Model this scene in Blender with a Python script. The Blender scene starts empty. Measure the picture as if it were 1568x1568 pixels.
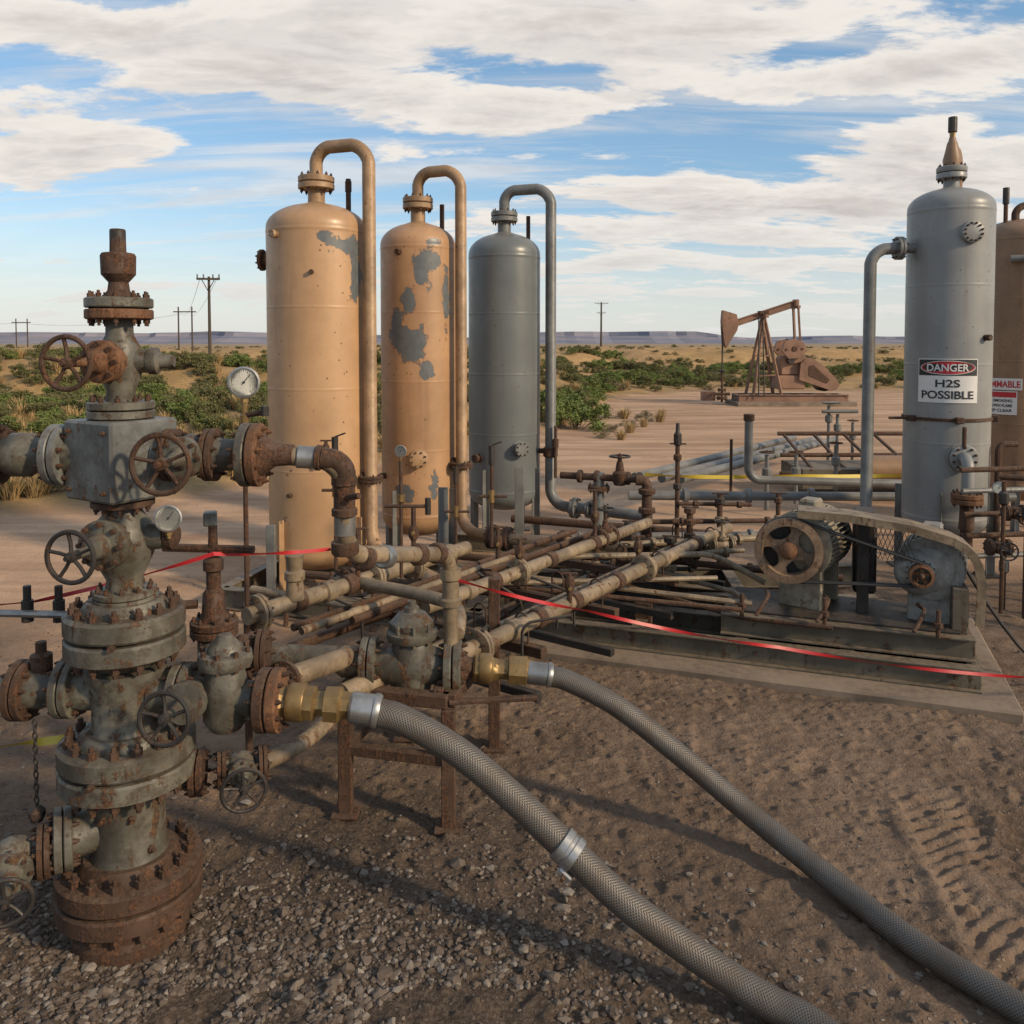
import bpy, bmesh, math, random
import numpy as np
from mathutils import Vector, Matrix
random.seed(7); np.random.seed(7)
scene=bpy.context.scene
V=Vector
# ------------------------------------------------------------------ node helpers
def mk(nt,t,ins=None,**props):
    n=nt.nodes.new(t)
    for k,v in props.items(): setattr(n,k,v)
    if ins:
        for k,v in ins.items():
            if isinstance(v,bpy.types.NodeSocket): nt.links.new(v,n.inputs[k])
            else: n.inputs[k].default_value=v
    return n
def c4(c): return (c[0],c[1],c[2],1)
def newmat(name):
    m=bpy.data.materials.new(name); m.use_nodes=True
    nt=m.node_tree; b=nt.nodes['Principled BSDF']
    return m,nt,b
def mth(nt,op,a,b=0.0,c=None):
    ins={0:a,1:b}
    if c is not None: ins[2]=c
    return mk(nt,'ShaderNodeMath',ins,operation=op).outputs[0]
def mix(nt,f,a,b,mode='MIX'):
    if not isinstance(a,bpy.types.NodeSocket): a=c4(a)
    if not isinstance(b,bpy.types.NodeSocket): b=c4(b)
    return mk(nt,'ShaderNodeMixRGB',{0:f,1:a,2:b},blend_type=mode).outputs[0]
def sstep(nt,v,a,b,lo=0.0,hi=1.0):
    return mk(nt,'ShaderNodeMapRange',{0:v,1:a,2:b,3:lo,4:hi},interpolation_type='SMOOTHSTEP').outputs[0]
def noise(nt,vec,scale,detail=6,rough=.55,dist=0.0,out=0):
    return mk(nt,'ShaderNodeTexNoise',{'Vector':vec,'Scale':scale,'Detail':detail,'Roughness':rough,'Distortion':dist}).outputs[out]
def blobsum(nt,vec,blobs,base):
    cur=base
    for (x,y,z,rx,ry,rz,w) in blobs:
        d=mk(nt,'ShaderNodeVectorMath',{0:vec,1:(x,y,z)},operation='SUBTRACT').outputs[0]
        d=mk(nt,'ShaderNodeVectorMath',{0:d,1:(1/rx,1/ry,1/rz)},operation='MULTIPLY').outputs[0]
        q=mk(nt,'ShaderNodeVectorMath',{0:d,1:d},operation='DOT_PRODUCT').outputs['Value']
        e=mth(nt,'POWER',2.718,mth(nt,'MULTIPLY',q,-1.0))
        cur=mth(nt,'MULTIPLY_ADD',e,w,cur)
    return cur
def paint(name,base,rust=.5,rustcol=(.07,.033,.017),rust2=(.15,.07,.03),rough=.6,metal=0.0,sc=1.0,streak=.5,
          chip=None,chipcol=(.11,.12,.125),chipblobs=(),chipthr=.66,dust=.25,bump=.25,spots=True,var=.38,grime=0.0):
    m,nt,b=newmat(name)
    o=mk(nt,'ShaderNodeTexCoord').outputs['Object']
    v1=noise(nt,o,2.2*sc,4,.6)
    v2=noise(nt,o,14*sc,4,.65)
    dark=tuple(x*(1-var) for x in base); lite=tuple(min(1,x*(1+var*.5)+.005) for x in base)
    col=mix(nt,sstep(nt,v1,.3,.72),dark,lite)
    col=mix(nt,mth(nt,'MULTIPLY',sstep(nt,v2,.4,.75),var*.8),col,tuple(x*.45 for x in base))
    mp=mk(nt,'ShaderNodeMapping',{'Vector':o,'Scale':(15*sc,15*sc,1.0*sc)}).outputs[0]
    st=noise(nt,mp,1.0,4,.6)
    col=mix(nt,mth(nt,'MULTIPLY',sstep(nt,st,.52,.76),streak),col,tuple(x*.40+y*.3 for x,y in zip(base,rust2)))
    if grime>0:
        col=mix(nt,mth(nt,'MULTIPLY',sstep(nt,noise(nt,o,7.5*sc,5,.7,.3),.46,.62),grime),col,(.045,.033,.023))
    hgt=mth(nt,'MULTIPLY',v2,.3)
    if chip is not None:
        cn=noise(nt,o,chip,8,.70,.35)
        cn=blobsum(nt,o,chipblobs,cn)
        cm=sstep(nt,cn,chipthr,chipthr+.01)
        edge=sstep(nt,cn,chipthr-.022,chipthr)
        col=mix(nt,mth(nt,'MULTIPLY',edge,.8),col,rust2)
        cc=mix(nt,v2,tuple(x*.6 for x in chipcol),tuple(x*1.4 for x in chipcol))
        col=mix(nt,cm,col,cc)
        hgt=mth(nt,'SUBTRACT',hgt,mth(nt,'MULTIPLY',cm,.8))
    rn=noise(nt,o,5.5*sc,7,.74,.2)
    rn=mth(nt,'MULTIPLY_ADD',mth(nt,'SUBTRACT',st,.5),.5,rn)
    thr=.80-.42*rust
    rm=sstep(nt,rn,thr-.03,thr+.06)
    rc=mix(nt,sstep(nt,noise(nt,o,30*sc,3,.7),.35,.65),rustcol,rust2)
    col=mix(nt,rm,col,rc)
    if spots:
        vo=mk(nt,'ShaderNodeTexVoronoi',{'Vector':o,'Scale':16*sc,'Randomness':1.0})
        sp=mth(nt,'MULTIPLY',sstep(nt,vo.outputs['Distance'],.15,.07),sstep(nt,v1,.46,.56))
        col=mix(nt,mth(nt,'MULTIPLY',sp,.85),col,rustcol)
    g=mk(nt,'ShaderNodeNewGeometry').outputs['Normal']
    nz=mk(nt,'ShaderNodeSeparateXYZ',{0:g}).outputs[2]
    dm=mth(nt,'MULTIPLY',sstep(nt,nz,.45,1.0),dust)
    col=mix(nt,mth(nt,'MULTIPLY',dm,sstep(nt,v2,.3,.65)),col,(.30,.22,.15))
    nt.links.new(col,b.inputs['Base Color'])
    rr=mth(nt,'MULTIPLY_ADD',rm,.9-rough,rough)
    rr=mth(nt,'MULTIPLY_ADD',mth(nt,'SUBTRACT',v2,.5),.35,rr)
    nt.links.new(rr,b.inputs['Roughness'])
    nt.links.new(mth(nt,'MULTIPLY',mth(nt,'SUBTRACT',1.0,rm),metal),b.inputs['Metallic'])
    hgt=mth(nt,'MULTIPLY_ADD',rm,mth(nt,'MULTIPLY_ADD',rn,1.6,-.3),hgt)
    bp=mk(nt,'ShaderNodeBump',{'Height':hgt,'Strength':bump,'Distance':.012})
    nt.links.new(bp.outputs[0],b.inputs['Normal'])
    return m
def flat(name,col,rough=.6,metal=0.0,var=.2,sc=20):
    m,nt,b=newmat(name)
    o=mk(nt,'ShaderNodeTexCoord').outputs['Object']
    c=mix(nt,noise(nt,o,sc,4,.6),tuple(x*(1-var) for x in col),tuple(min(1,x*(1+var)) for x in col))
    nt.links.new(c,b.inputs['Base Color']); b.inputs['Roughness'].default_value=rough; b.inputs['Metallic'].default_value=metal
    return m
T1=[(-1.58,7.5,3.20,.10,.5,.10,.34),(-1.41,7.55,2.88,.045,.5,.36,.42),(-1.68,7.5,3.24,.06,.4,.05,.26),(-1.45,7.5,3.15,.07,.5,.1,.3),(-2.02,7.5,.72,.07,.5,.10,.24),(-1.98,7.5,1.12,.12,.5,.04,.22),(-1.5,7.5,1.2,.06,.5,.2,.16)]
T2=[(-.84,8.4,3.10,.13,.5,.20,.38),(-.92,8.4,2.95,.06,.5,.12,.3),(-1.14,8.4,2.45,.09,.5,.22,.38),(-1.02,8.4,2.72,.07,.5,.16,.34),(-.98,8.4,2.25,.15,.5,.16,.36),(-.84,8.4,1.98,.09,.5,.14,.40),(-.90,8.4,2.45,.08,.5,.12,.22),(-.66,8.5,2.75,.03,.5,.35,.36),(-1.06,8.4,.8,.12,.5,.12,.34),(-.78,8.4,.9,.05,.5,.2,.30),(-.75,8.4,3.3,.1,.5,.04,.28)]
MT={}
MT['tank1']=paint('tan_paint_chipped',(.45,.272,.142),rust=.12,rough=.40,streak=.30,chip=5.5,chipblobs=T1,chipthr=.745,sc=.8,bump=.10,dust=.12,var=.15)
MT['tank2']=paint('tan_paint_peeling',(.41,.24,.125),rust=.17,rough=.43,streak=.35,chip=5.0,chipblobs=T2,chipthr=.71,sc=.9,bump=.14,dust=.12,var=.18)
MT['tank3']=paint('dark_grey_paint',(.135,.148,.148),rust=.04,rough=.34,streak=.22,sc=.8,bump=.06,dust=.25,var=.12)
MT['tank4']=paint('light_grey_paint',(.235,.238,.232),rust=.20,rust2=(.22,.12,.06),rough=.40,streak=.35,sc=.9,bump=.10,dust=.12,var=.13)
MT['tank5']=paint('brown_tan_paint',(.26,.155,.085),rust=.22,rough=.5,streak=.5,sc=.9,bump=.12,var=.2)
MT['tanpipe']=paint('tan_pipe_paint',(.36,.225,.12),rust=.36,rough=.5,streak=.4,sc=1.6,bump=.2)
MT['greypipe']=paint('grey_pipe_paint',(.155,.158,.152),rust=.27,rough=.45,streak=.3,sc=1.5,bump=.15)
MT['well']=paint('wellhead_grey_green_paint',(.125,.117,.092),rust=.56,rustcol=(.040,.022,.013),rust2=(.12,.06,.027),rough=.5,streak=.85,sc=2.2,bump=.45,dust=.18,var=.55,grime=.6)
MT['wellblk']=paint('wellhead_block_paint',(.155,.162,.155),rust=.46,rustcol=(.055,.028,.015),rust2=(.17,.08,.033),rough=.45,streak=.75,sc=2.4,bump=.35,dust=.18,var=.4,grime=.4)
MT['rackpipe']=paint('beige_pipe_paint',(.25,.188,.118),rust=.50,rustcol=(.06,.032,.017),rust2=(.155,.083,.040),rough=.5,streak=.7,sc=2.0,bump=.3,dust=.25,var=.45,grime=.3)
MT['rust']=paint('rusted_steel',(.080,.043,.026),rust=.7,rustcol=(.033,.017,.010),rust2=(.115,.050,.023),rough=.7,metal=.2,sc=2.5,bump=.5,dust=.22,spots=False)
MT['rustO']=paint('orange_rust',(.17,.077,.033),rust=.64,rustcol=(.05,.023,.012),rust2=(.20,.083,.034),rough=.75,sc=3.0,bump=.5,dust=.12,spots=False,grime=.35)
MT['dark']=paint('dark_steel',(.038,.033,.030),rust=.5,rustcol=(.028,.018,.012),rust2=(.075,.04,.024),rough=.55,metal=.3,sc=2,bump=.3,dust=.2,spots=False)
MT['beam']=paint('skid_beam_paint',(.115,.098,.070),rust=.5,rustcol=(.045,.026,.015),rust2=(.10,.055,.028),rough=.6,streak=.6,sc=1.4,bump=.3,dust=.5)
MT['motor']=paint('motor_cream_paint',(.31,.275,.205),rust=.36,rough=.45,streak=.45,sc=2,bump=.25,dust=.5,grime=.35)
MT['motor2']=paint('motor_grey_paint',(.235,.235,.215),rust=.32,rough=.45,streak=.45,sc=2.2,bump=.25,dust=.4,grime=.35)
MT['brass']=paint('brass_fitting',(.30,.195,.08),rust=.38,rustcol=(.09,.058,.026),rust2=(.17,.11,.045),rough=.42,metal=.6,sc=3,bump=.15,spots=False)
MT['steel']=paint('galvanised_clamp',(.38,.38,.37),rust=.24,rough=.38,metal=.75,sc=3,bump=.12,spots=False)
MT['jack']=paint('pumpjack_paint',(.25,.138,.088),rust=.4,rough=.6,sc=.35,streak=.3,bump=.1,spots=False)
MT['sheave']=paint('sheave_rusty_cream',(.235,.155,.095),rust=.55,rough=.6,sc=3,bump=.3,grime=.4)
MT['wood']=flat('weathered_pole_wood',(.065,.048,.036),.85)
MT['white']=flat('sign_white',(.66,.65,.62),.5,var=.14,sc=8)
MT['red']=flat('sign_red',(.45,.025,.03),.5,var=.12)
MT['black']=flat('sign_black',(.02,.02,.02),.5)
MT['gface']=flat('gauge_face',(.64,.63,.56),.35,var=.1,sc=15)
MT['redtape']=flat('red_barrier_tape',(.42,.022,.028),.45)
MT['yeltape']=flat('yellow_barrier_tape',(.56,.43,.05),.45)
MT['rubber']=flat('belt_rubber',(.025,.025,.025),.6)
MT['conc']=paint('concrete',(.20,.152,.112),rust=.0,rust2=(.15,.10,.07),rough=.9,streak=.2,sc=1.2,bump=.5,dust=.6,spots=False)
# ------------------------------------------------------------------ mesh builder
def frame(w):
    w=V(w).normalized()
    a=V((0,0,1)) if abs(w.z)<.9 else V((1,0,0))
    u=a.cross(w).normalized(); v=w.cross(u)
    return u,v,w
class MB:
    def __init__(s): s.v=[];s.f=[];s.m=[];s.ml=[]
    def mi(s,mat):
        mat=MT[mat]
        if mat not in s.ml: s.ml.append(mat)
        return s.ml.index(mat)
    def add(s,vs,fs,mat):
        k=len(s.v); s.v+=[tuple(x) for x in vs]; i=s.mi(mat)
        for f in fs: s.f.append(tuple(k+j for j in f)); s.m.append(i)
    def lathe(s,o,ax,prof,mat,seg=24,cap=True):
        u,v,w=frame(ax); o=V(o); vs=[];fs=[]
        for (r,h) in prof:
            r=max(r,1e-4)
            for i in range(seg):
                a=2*math.pi*i/seg
                vs.append(o+w*h+u*(r*math.cos(a))+v*(r*math.sin(a)))
        n=len(prof)
        for j in range(n-1):
            for i in range(seg):
                i2=(i+1)%seg
                fs.append((j*seg+i,j*seg+i2,(j+1)*seg+i2,(j+1)*seg+i))
        if cap:
            if prof[0][0]>1e-3: fs.append(tuple(range(seg))[::-1])
            if prof[-1][0]>1e-3: fs.append(tuple((n-1)*seg+i for i in range(seg)))
        s.add(vs,fs,mat)
    def cyl(s,p0,p1,r,mat,seg=16,r1=None):
        p0=V(p0);p1=V(p1);L=(p1-p0).length; r1=r if r1 is None else r1
        c=min(r,r1,L)*.08
        s.lathe(p0,p1-p0,[(r-c,0),(r,c),(r1,L-c),(r1-c,L)],mat,seg)
    def tube(s,pts,r,mat,seg=12,fil=0.0,closed=False):
        pts=[V(p) for p in pts]
        if fil>0 and not closed:
            out=[pts[0]]
            for i in range(1,len(pts)-1):
                a,b,c=pts[i-1],pts[i],pts[i+1]
                d1=(a-b);d2=(c-b)
                q=min(fil,d1.length*.48,d2.length*.48)
                s1=b+d1.normalized()*q; s2=b+d2.normalized()*q
                for k in range(8):
                    t=k/7; out.append(s1*(1-t)**2+b*2*t*(1-t)*.5*1.17+ (s1+s2)*.5*2*t*(1-t)*(1-.585)+s2*t*t)
            out.append(pts[-1]); pts=out
        n=len(pts); u=None; vs=[];fs=[]
        for i,p in enumerate(pts):
            if closed: t=pts[(i+1)%n]-pts[i-1]
            else: t=pts[min(i+1,n-1)]-pts[max(i-1,0)]
            t.normalize()
            if u is None: u,_,_=frame(t)
            u=(u-t*u.dot(t)).normalized(); v=t.cross(u)
            for k in range(seg):
                a=2*math.pi*k/seg; vs.append(p+u*r*math.cos(a)+v*r*math.sin(a))
        R=n if closed else n-1
        for j in range(R):
            j2=(j+1)%n
            for i in range(seg):
                i2=(i+1)%seg; fs.append((j*seg+i,j*seg+i2,j2*seg+i2,j2*seg+i))
        if not closed:
            fs.append(tuple(range(seg))[::-1]); fs.append(tuple((n-1)*seg+i for i in range(seg)))
        s.add(vs,fs,mat)
    def box(s,c,size,mat,ax=(1,0,0),up=(0,0,1),bev=.006):
        x=V(ax).normalized(); z=V(up); z=(z-x*z.dot(x)).normalized(); y=z.cross(x); c=V(c)
        h=[q/2 for q in size]; b=min(bev,min(h)*.4)
        bm=bmesh.new()
        for sx in (-1,1):
            for sy in (-1,1):
                for sz in (-1,1):
                    for k in range(3):
                        d=[h[0]*sx,h[1]*sy,h[2]*sz]; sg=(sx,sy,sz)
                        for j in range(3):
                            if j!=k: d[j]-=b*sg[j]
                        bm.verts.new(c+x*d[0]+y*d[1]+z*d[2])
        r=bmesh.ops.convex_hull(bm,input=bm.verts)
        bmesh.ops.dissolve_limit(bm,angle_limit=.01,verts=bm.verts,edges=bm.edges)
        bm.verts.index_update()
        s.add([v.co.copy() for v in bm.verts],[[v.index for v in f.verts] for f in bm.faces],mat); bm.free()
    def bar(s,p0,p1,w,h,mat,bev=.004,up=(0,0,1)):
        p0=V(p0);p1=V(p1)
        s.box((p0+p1)/2,((p1-p0).length,w,h),mat,ax=p1-p0,up=up,bev=bev)
    def ibeam(s,p0,p1,w,h,mat,t=.012):
        p0=V(p0);p1=V(p1); up=V((0,0,1))
        s.bar(p0+up*(h/2-t/2),p1+up*(h/2-t/2),w,t,mat,.002)
        s.bar(p0-up*(h/2-t/2),p1-up*(h/2-t/2),w,t,mat,.002)
        s.bar(p0,p1,t,h-2*t-.001,mat,.001)
    def flange(s,o,ax,r,t,mat,nb=8,bm_='rust',both=True):
        u,v,w=frame(ax);o=V(o)
        s.lathe(o-w*t/2,w,[(r*.93,0),(r,t*.12),(r,t*.88),(r*.93,t)],mat,28)
        br=r*.08+.002
        for i in range(nb):
            a=2*math.pi*(i+.5)/nb; c=o+(u*math.cos(a)+v*math.sin(a))*r*.8
            e=t/2+br*1.3
            s.lathe(c-w*e,w,[(br,0),(br,e-t/2),(br*.6,e-t/2),(br*.6,e+t/2),(br,e+t/2),(br,2*e)],bm_,6)
            s.cyl(c-w*(e+br*.8),c+w*(e+br*.8),br*.5,bm_,6)
    def fpair(s,o,ax,r,t,mat,nb=8,bm_='rust',mat2=None):
        u,v,w=frame(ax);o=V(o); g=t*.16
        s.lathe(o-w*(t+g/2),w,[(r*.94,0),(r,t*.12),(r,t*.88),(r*.97,t)],mat,32)
        s.lathe(o+w*(g/2),w,[(r*.97,0),(r,t*.12),(r,t*.88),(r*.94,t)],mat2 or mat,32)
        s.cyl(o-w*g,o+w*g,r*.7,'dark',20)
        br=r*.066+.002; e=t+g/2+br*1.5
        for i in range(nb):
            a=2*math.pi*(i+.5)/nb; c=o+(u*math.cos(a)+v*math.sin(a))*r*.83
            s.cyl(c-w*(e+br),c+w*(e+br),br*.55,bm_,6)
            s.lathe(c-w*e,w,[(br,0),(br,br*1.5)],bm_,6); s.lathe(c+w*e,-w,[(br,0),(br,br*1.5)],bm_,6)
    def wheel(s,c,ax,R,mat='dark',sp=5,stem=.0,rr=None):
        u,v,w=frame(ax);c=V(c); rr=rr or R*.1
        s.tube([c+(u*math.cos(a)+v*math.sin(a))*R for a in [2*math.pi*i/32 for i in range(32)]],rr,mat,8,closed=True)
        s.lathe(c-w*R*.2,w,[(R*.2,0),(R*.24,R*.1),(R*.2,R*.3),(R*.1,R*.32),(R*.1,R*.5)],mat,12)
        for i in range(sp):
            a=2*math.pi*i/sp+.4; d=u*math.cos(a)+v*math.sin(a)
            s.tube([c+d*R*.15-w*R*.08,c+d*R*.55-w*R*.1,c+d*R*.97],rr*.75,mat,6)
        if stem>0: s.cyl(c-w*stem,c,R*.13,'rust',10)
    def gauge(s,c,f,R,stemdir=(0,0,-1),stem=.08):
        u,v,w=frame(f);c=V(c)
        s.lathe(c-w*R*.55,w,[(R*.85,0),(R*.95,R*.1),(R*.95,R*.45),(R*1.06,R*.5),(R*1.06,R*.62),(R*.93,R*.66),(R*.91,R*.56)],'steel',28)
        s.lathe(c-w*R*.02,w,[(R*.92,0),(R*.92,R*.03)],'gface',28)
        for i in range(28):
            a=2*math.pi*(i/28*.8-.15+.0); d=u*math.cos(a)+v*math.sin(a)
            L=.12 if i%4 else .2
            s.bar(c+w*R*.022+d*R*(.86-L),c+w*R*.022+d*R*.86,R*.03,R*.015,'black',0.0005,up=w)
        d=(u*.6+v*.75).normalized()
        s.bar(c+w*R*.05-d*R*.2,c+w*R*.05+d*R*.68,R*.05,R*.02,'black',.0005,up=w)
        s.lathe(c+w*R*.02,w,[(R*.09,0),(R*.07,R*.06)],'black',10)
        sd=V(stemdir); s.cyl(c+sd*R-w*R*.25,c+sd*(R+stem)-w*R*.25,R*.16,'brass',10)
        s.lathe(c+sd*R-w*R*.25,sd,[(R*.28,0),(R*.28,R*.35)],'brass',6)
    def valve(s,o,ax,r,L,wd,wR,mat='well',wl=None,fm=None,nb=8,wmat='dark'):
        u,v,w=frame(ax);o=V(o);d=V(wd).normalized(); fm=fm or mat
        s.lathe(o-w*L/2,w,[(r,0),(r,L*.18),(r*1.45,L*.32),(r*1.6,L*.5),(r*1.45,L*.68),(r,L*.82),(r,L)],mat,20)
        s.fpair(o-w*L/2,w,r*1.95,r*.42,fm,nb); s.fpair(o+w*L/2,w,r*1.95,r*.42,fm,nb)
        if wR>0:
            wl=wl or r*4.2
            s.lathe(o,d,[(r*1.25,0),(r*1.2,r*1.35),(r*1.5,r*1.4),(r*1.55,r*1.7),(r*1.5,r*2.0),(r*.9,r*2.1),(r*.6,r*2.5),(r*.5,r*3.2),(r*.36,r*3.3),(r*.36,wl)],mat,18)
            u2,v2,_=frame(d)
            for i in range(8):
                a=math.pi*2*i/8; q=o+(u2*math.cos(a)+v2*math.sin(a))*r*1.35
                s.lathe(q+d*r*1.2,d,[(r*.16,0),(r*.16,r*1.05)],'rust',6)
            s.wheel(o+d*wl,d,wR,wmat)
    def obj(s,name,parent=None,ang=35):
        me=bpy.data.meshes.new(name); me.from_pydata(s.v,[],s.f)
        for m in s.ml: me.materials.append(m)
        me.polygons.foreach_set('material_index',s.m)
        me.polygons.foreach_set('use_smooth',[True]*len(s.f))
        me.update()
        try: me.set_sharp_from_angle(angle=math.radians(ang))
        except Exception as e: print(e)
        ob=bpy.data.objects.new(name,me); scene.collection.objects.link(ob)
        if parent: ob.parent=parent
        return ob
def empty(name):
    e=bpy.data.objects.new(name,None); scene.collection.objects.link(e); return e
def textgeo(mb,txt,h,mapper,mat,cx=0,cz=0,wmax=None):
    cu=bpy.data.curves.new('t','FONT'); cu.body=txt; cu.size=1; cu.align_x='CENTER'; cu.offset=.02
    ob=bpy.data.objects.new('t',cu); scene.collection.objects.link(ob)
    dg=bpy.context.evaluated_depsgraph_get(); me=bpy.data.meshes.new_from_object(ob.evaluated_get(dg))
    xs=[v.co.x for v in me.vertices]; ys=[v.co.y for v in me.vertices]
    w=max(xs)-min(xs); hh=max(ys)-min(ys); sx=h/hh; 
    if wmax: sx=wmax/w
    mx=(max(xs)+min(xs))/2; my=(max(ys)+min(ys))/2
    vs=[mapper(cx+(v.co.x-mx)*sx,cz+(v.co.y-my)*h/hh) for v in me.vertices]
    mb.add(vs,[tuple(p.vertices) for p in me.polygons],mat)
    bpy.data.objects.remove(ob); bpy.data.meshes.remove(me)
# ------------------------------------------------------------------ numpy noise
def vn(x,y,seed=0):
    xi=np.floor(x).astype(np.int64); yi=np.floor(y).astype(np.int64); fx=x-xi; fy=y-yi
    fx=fx*fx*fx*(fx*(fx*6-15)+10); fy=fy*fy*fy*(fy*(fy*6-15)+10)
    def h(a,b):
        n=(a*374761393+b*668265263+seed*974634777)&0xffffffff
        n=((n^(n>>13))*1274126177)&0xffffffff; n=n^(n>>16)
        return (n&0xffff)/65535.0
    return (h(xi,yi)*(1-fx)+h(xi+1,yi)*fx)*(1-fy)+(h(xi,yi+1)*(1-fx)+h(xi+1,yi+1)*fx)*fy
def fbm(x,y,o=5,seed=0,g=.5):
    s=0;a=1;t=0
    for i in range(o):
        s=s+a*vn(x*2**i+i*17.3,y*2**i-i*9.1,seed+i); t+=a; a*=g
    return s/t
def ss(a,b,x):
    t=np.clip((x-a)/(b-a),0,1); return t*t*(3-2*t)
VBX=[-400,-40,-6.8,-4.8,-2,1.2,2.4,3.7,8,40,400]; VBY=[9,9,11.3,13,16,21.5,27,34,40,42,42]
def vb(x): return np.interp(x,VBX,VBY)
def terrain(x,y):
    x=np.asarray(x,float); y=np.asarray(y,float)
    w=vb(x)+ (fbm(x/3,y/3,3,11)-.5)*4
    d=y-w
    veg=ss(-.3,.9,d)
    r=np.sqrt(x*x+y*y)
    far=ss(3,28,d)
    z=veg*.12+veg*.22*fbm(x/2.2,y/2.2,4,3)*ss(0,5,d)
    hill=fbm(x/15,y/12,4,21)
    z=z+far*(np.clip(hill-.32,0,1)*6.0-.40)*np.exp(-np.clip(r-90,0,1e9)/120)
    z=np.where(y>30,np.minimum(z,1.30+.45*np.tanh((z-1.30)/.45)),z)
    back=ss(-8,-40,y); z=z+back*0.5*fbm(x/20,y/20,3,5)
    nf=1-ss(12,30,r)
    z=z+nf*(1-veg)*((fbm(x/1.1,y/1.1,4,31)-.5)*.045)
    near=(1-ss(7,11,r))
    if np.any(near>0):
        c1=1-np.abs(2*fbm(x/.22,y/.16,3,41)-1)
        c2=fbm(x/.05,y/.04,3,51)
        z=z+near*((c1-.7)*.013+(c2-.5)*.017)
        cl=np.clip(fbm(x/.06,y/.05,2,61)-.62,0,1); z=z+near*cl*.075
        # scuffs and shallow footprints
        fp=np.clip(fbm(x/.16+9,y/.30,2,65)-.60,0,1); z=z-near*fp*.06
        tx=x-(2.12+ (y-3.3)*.18); tm=ss(.38,.30,np.abs(tx))*ss(4.4,4.0,y)*ss(2.0,2.3,y)*ss(.25,.5,fbm(x/.35,y/.35,2,72))
        lug=np.sin((y+ .45*np.abs(tx)*1.6+.03*np.sin(x*9)+.02*np.sin(y*7))*2*np.pi/.085)
        z=z+tm*(-.012+.013*np.clip(lug*1.6,-1,1)*(.35+.8*fbm(x/.2,y/.2,2,71)))
        tx2=x-(3.0+ (y-3.3)*.12); tm2=ss(.24,.2,np.abs(tx2))*ss(5.2,4.7,y)
        z=z+tm2*(.008*np.sin((y-.5*np.abs(tx2))*2*np.pi/.08)-.01)
        rim=np.exp(-((np.abs(tx)-.38)/.05)**2)*ss(4.6,4.3,y)*ss(2.1,2.4,y); z=z+rim*.025*fbm(x/.15,y/.15,2,81)
    return z,veg
# ------------------------------------------------------------------ ground
def grow(start,step,g,limit,sgn):
    out=[];s=step;p=start
    while abs(p-start)<limit:
        s*=g; p+=sgn*s; out.append(p)
    return out
xs=np.array(grow(-2.6,.013,1.042,7000,-1)[::-1]+list(np.arange(-2.6,3.4,.013))+grow(3.4,.013,1.042,7000,1))
ys=np.array(grow(2.4,.013,1.2,6000,-1)[::-1]+list(np.arange(2.4,5.4,.012))+grow(5.4,.012,1.028,8000,1))
X,Y=np.meshgrid(xs,ys); Z,VG=terrain(X,Y)
nx,ny=len(xs),len(ys); print('grid',nx,ny)
me=bpy.data.meshes.new('ground')
co=np.stack([X,Y,Z],-1).reshape(-1,3).astype(np.float32)
me.vertices.add(nx*ny); me.vertices.foreach_set('co',co.ravel())
idx=np.arange(nx*ny).reshape(ny,nx)
q=np.stack([idx[:-1,:-1],idx[:-1,1:],idx[1:,1:],idx[1:,:-1]],-1).reshape(-1,4)
me.loops.add(q.size); me.loops.foreach_set('vertex_index',q.ravel().astype(np.int32))
me.polygons.add(len(q)); me.polygons.foreach_set('loop_start',np.arange(0,q.size,4,dtype=np.int32))
try: me.polygons.foreach_set('loop_total',np.full(len(q),4,dtype=np.int32))
except Exception as e: pass
me.update(calc_edges=True); me.polygons.foreach_set('use_smooth',[True]*len(q))
at=me.color_attributes.new('mask','FLOAT_COLOR','POINT')
Rr=np.sqrt((X)**2+(Y)**2)
road=ss(6.6,10.0,Y+ (fbm(X/1.5,Y/1.5,3,91)-.5)*3+np.where(X<-1.5,2.0,0))*(1-VG)
grav_shade=np.clip(ss(2.4,.5,np.sqrt(((X+1.0)/1.45)**2+(Y-2.8)**2)+(fbm(X/.4,Y/.4,3,95)-.5)*1.3),0,1)  # gravel patch, widened so its dark tone also paints in foreground shade
colr=np.stack([VG,road,grav_shade,ss(60,900,Rr)],-1).reshape(-1,4).astype(np.float32)
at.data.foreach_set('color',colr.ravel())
m,nt,b=newmat('desert_dirt')
o=mk(nt,'ShaderNodeTexCoord').outputs['Object']
ma=mk(nt,'ShaderNodeAttribute',attribute_name='mask'); sp=mk(nt,'ShaderNodeSeparateColor',{0:ma.outputs['Color']})
n1=noise(nt,o,.9,6,.62); n2=noise(nt,o,8,6,.72); n3=noise(nt,o,60,4,.7)
dirt=mix(nt,sstep(nt,n1,.32,.68),(.135,.090,.060),(.205,.143,.100))
dirt=mix(nt,mth(nt,'MULTIPLY',sstep(nt,n2,.46,.68),.5),dirt,(.25,.178,.127))
dirt=mix(nt,mth(nt,'MULTIPLY',sstep(nt,n2,.46,.30),.55),dirt,(.080,.053,.036))
dirt=mix(nt,mth(nt,'MULTIPLY',sstep(nt,n3,.54,.70),.4),dirt,(.29,.22,.17))
gv_shade=mix(nt,sstep(nt,n3,.4,.65),(.035,.026,.020),(.11,.085,.066))  # gravel tones, kept dark to put the shaded foreground into the colour
dirt=mix(nt,mth(nt,'MULTIPLY',sp.outputs[2],.8),dirt,gv_shade)
vo=mk(nt,'ShaderNodeTexVoronoi',{'Vector':o,'Scale':38.0,'Randomness':1.0}); vs_=mk(nt,'ShaderNodeSeparateColor',{0:vo.outputs['Color']})
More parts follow.
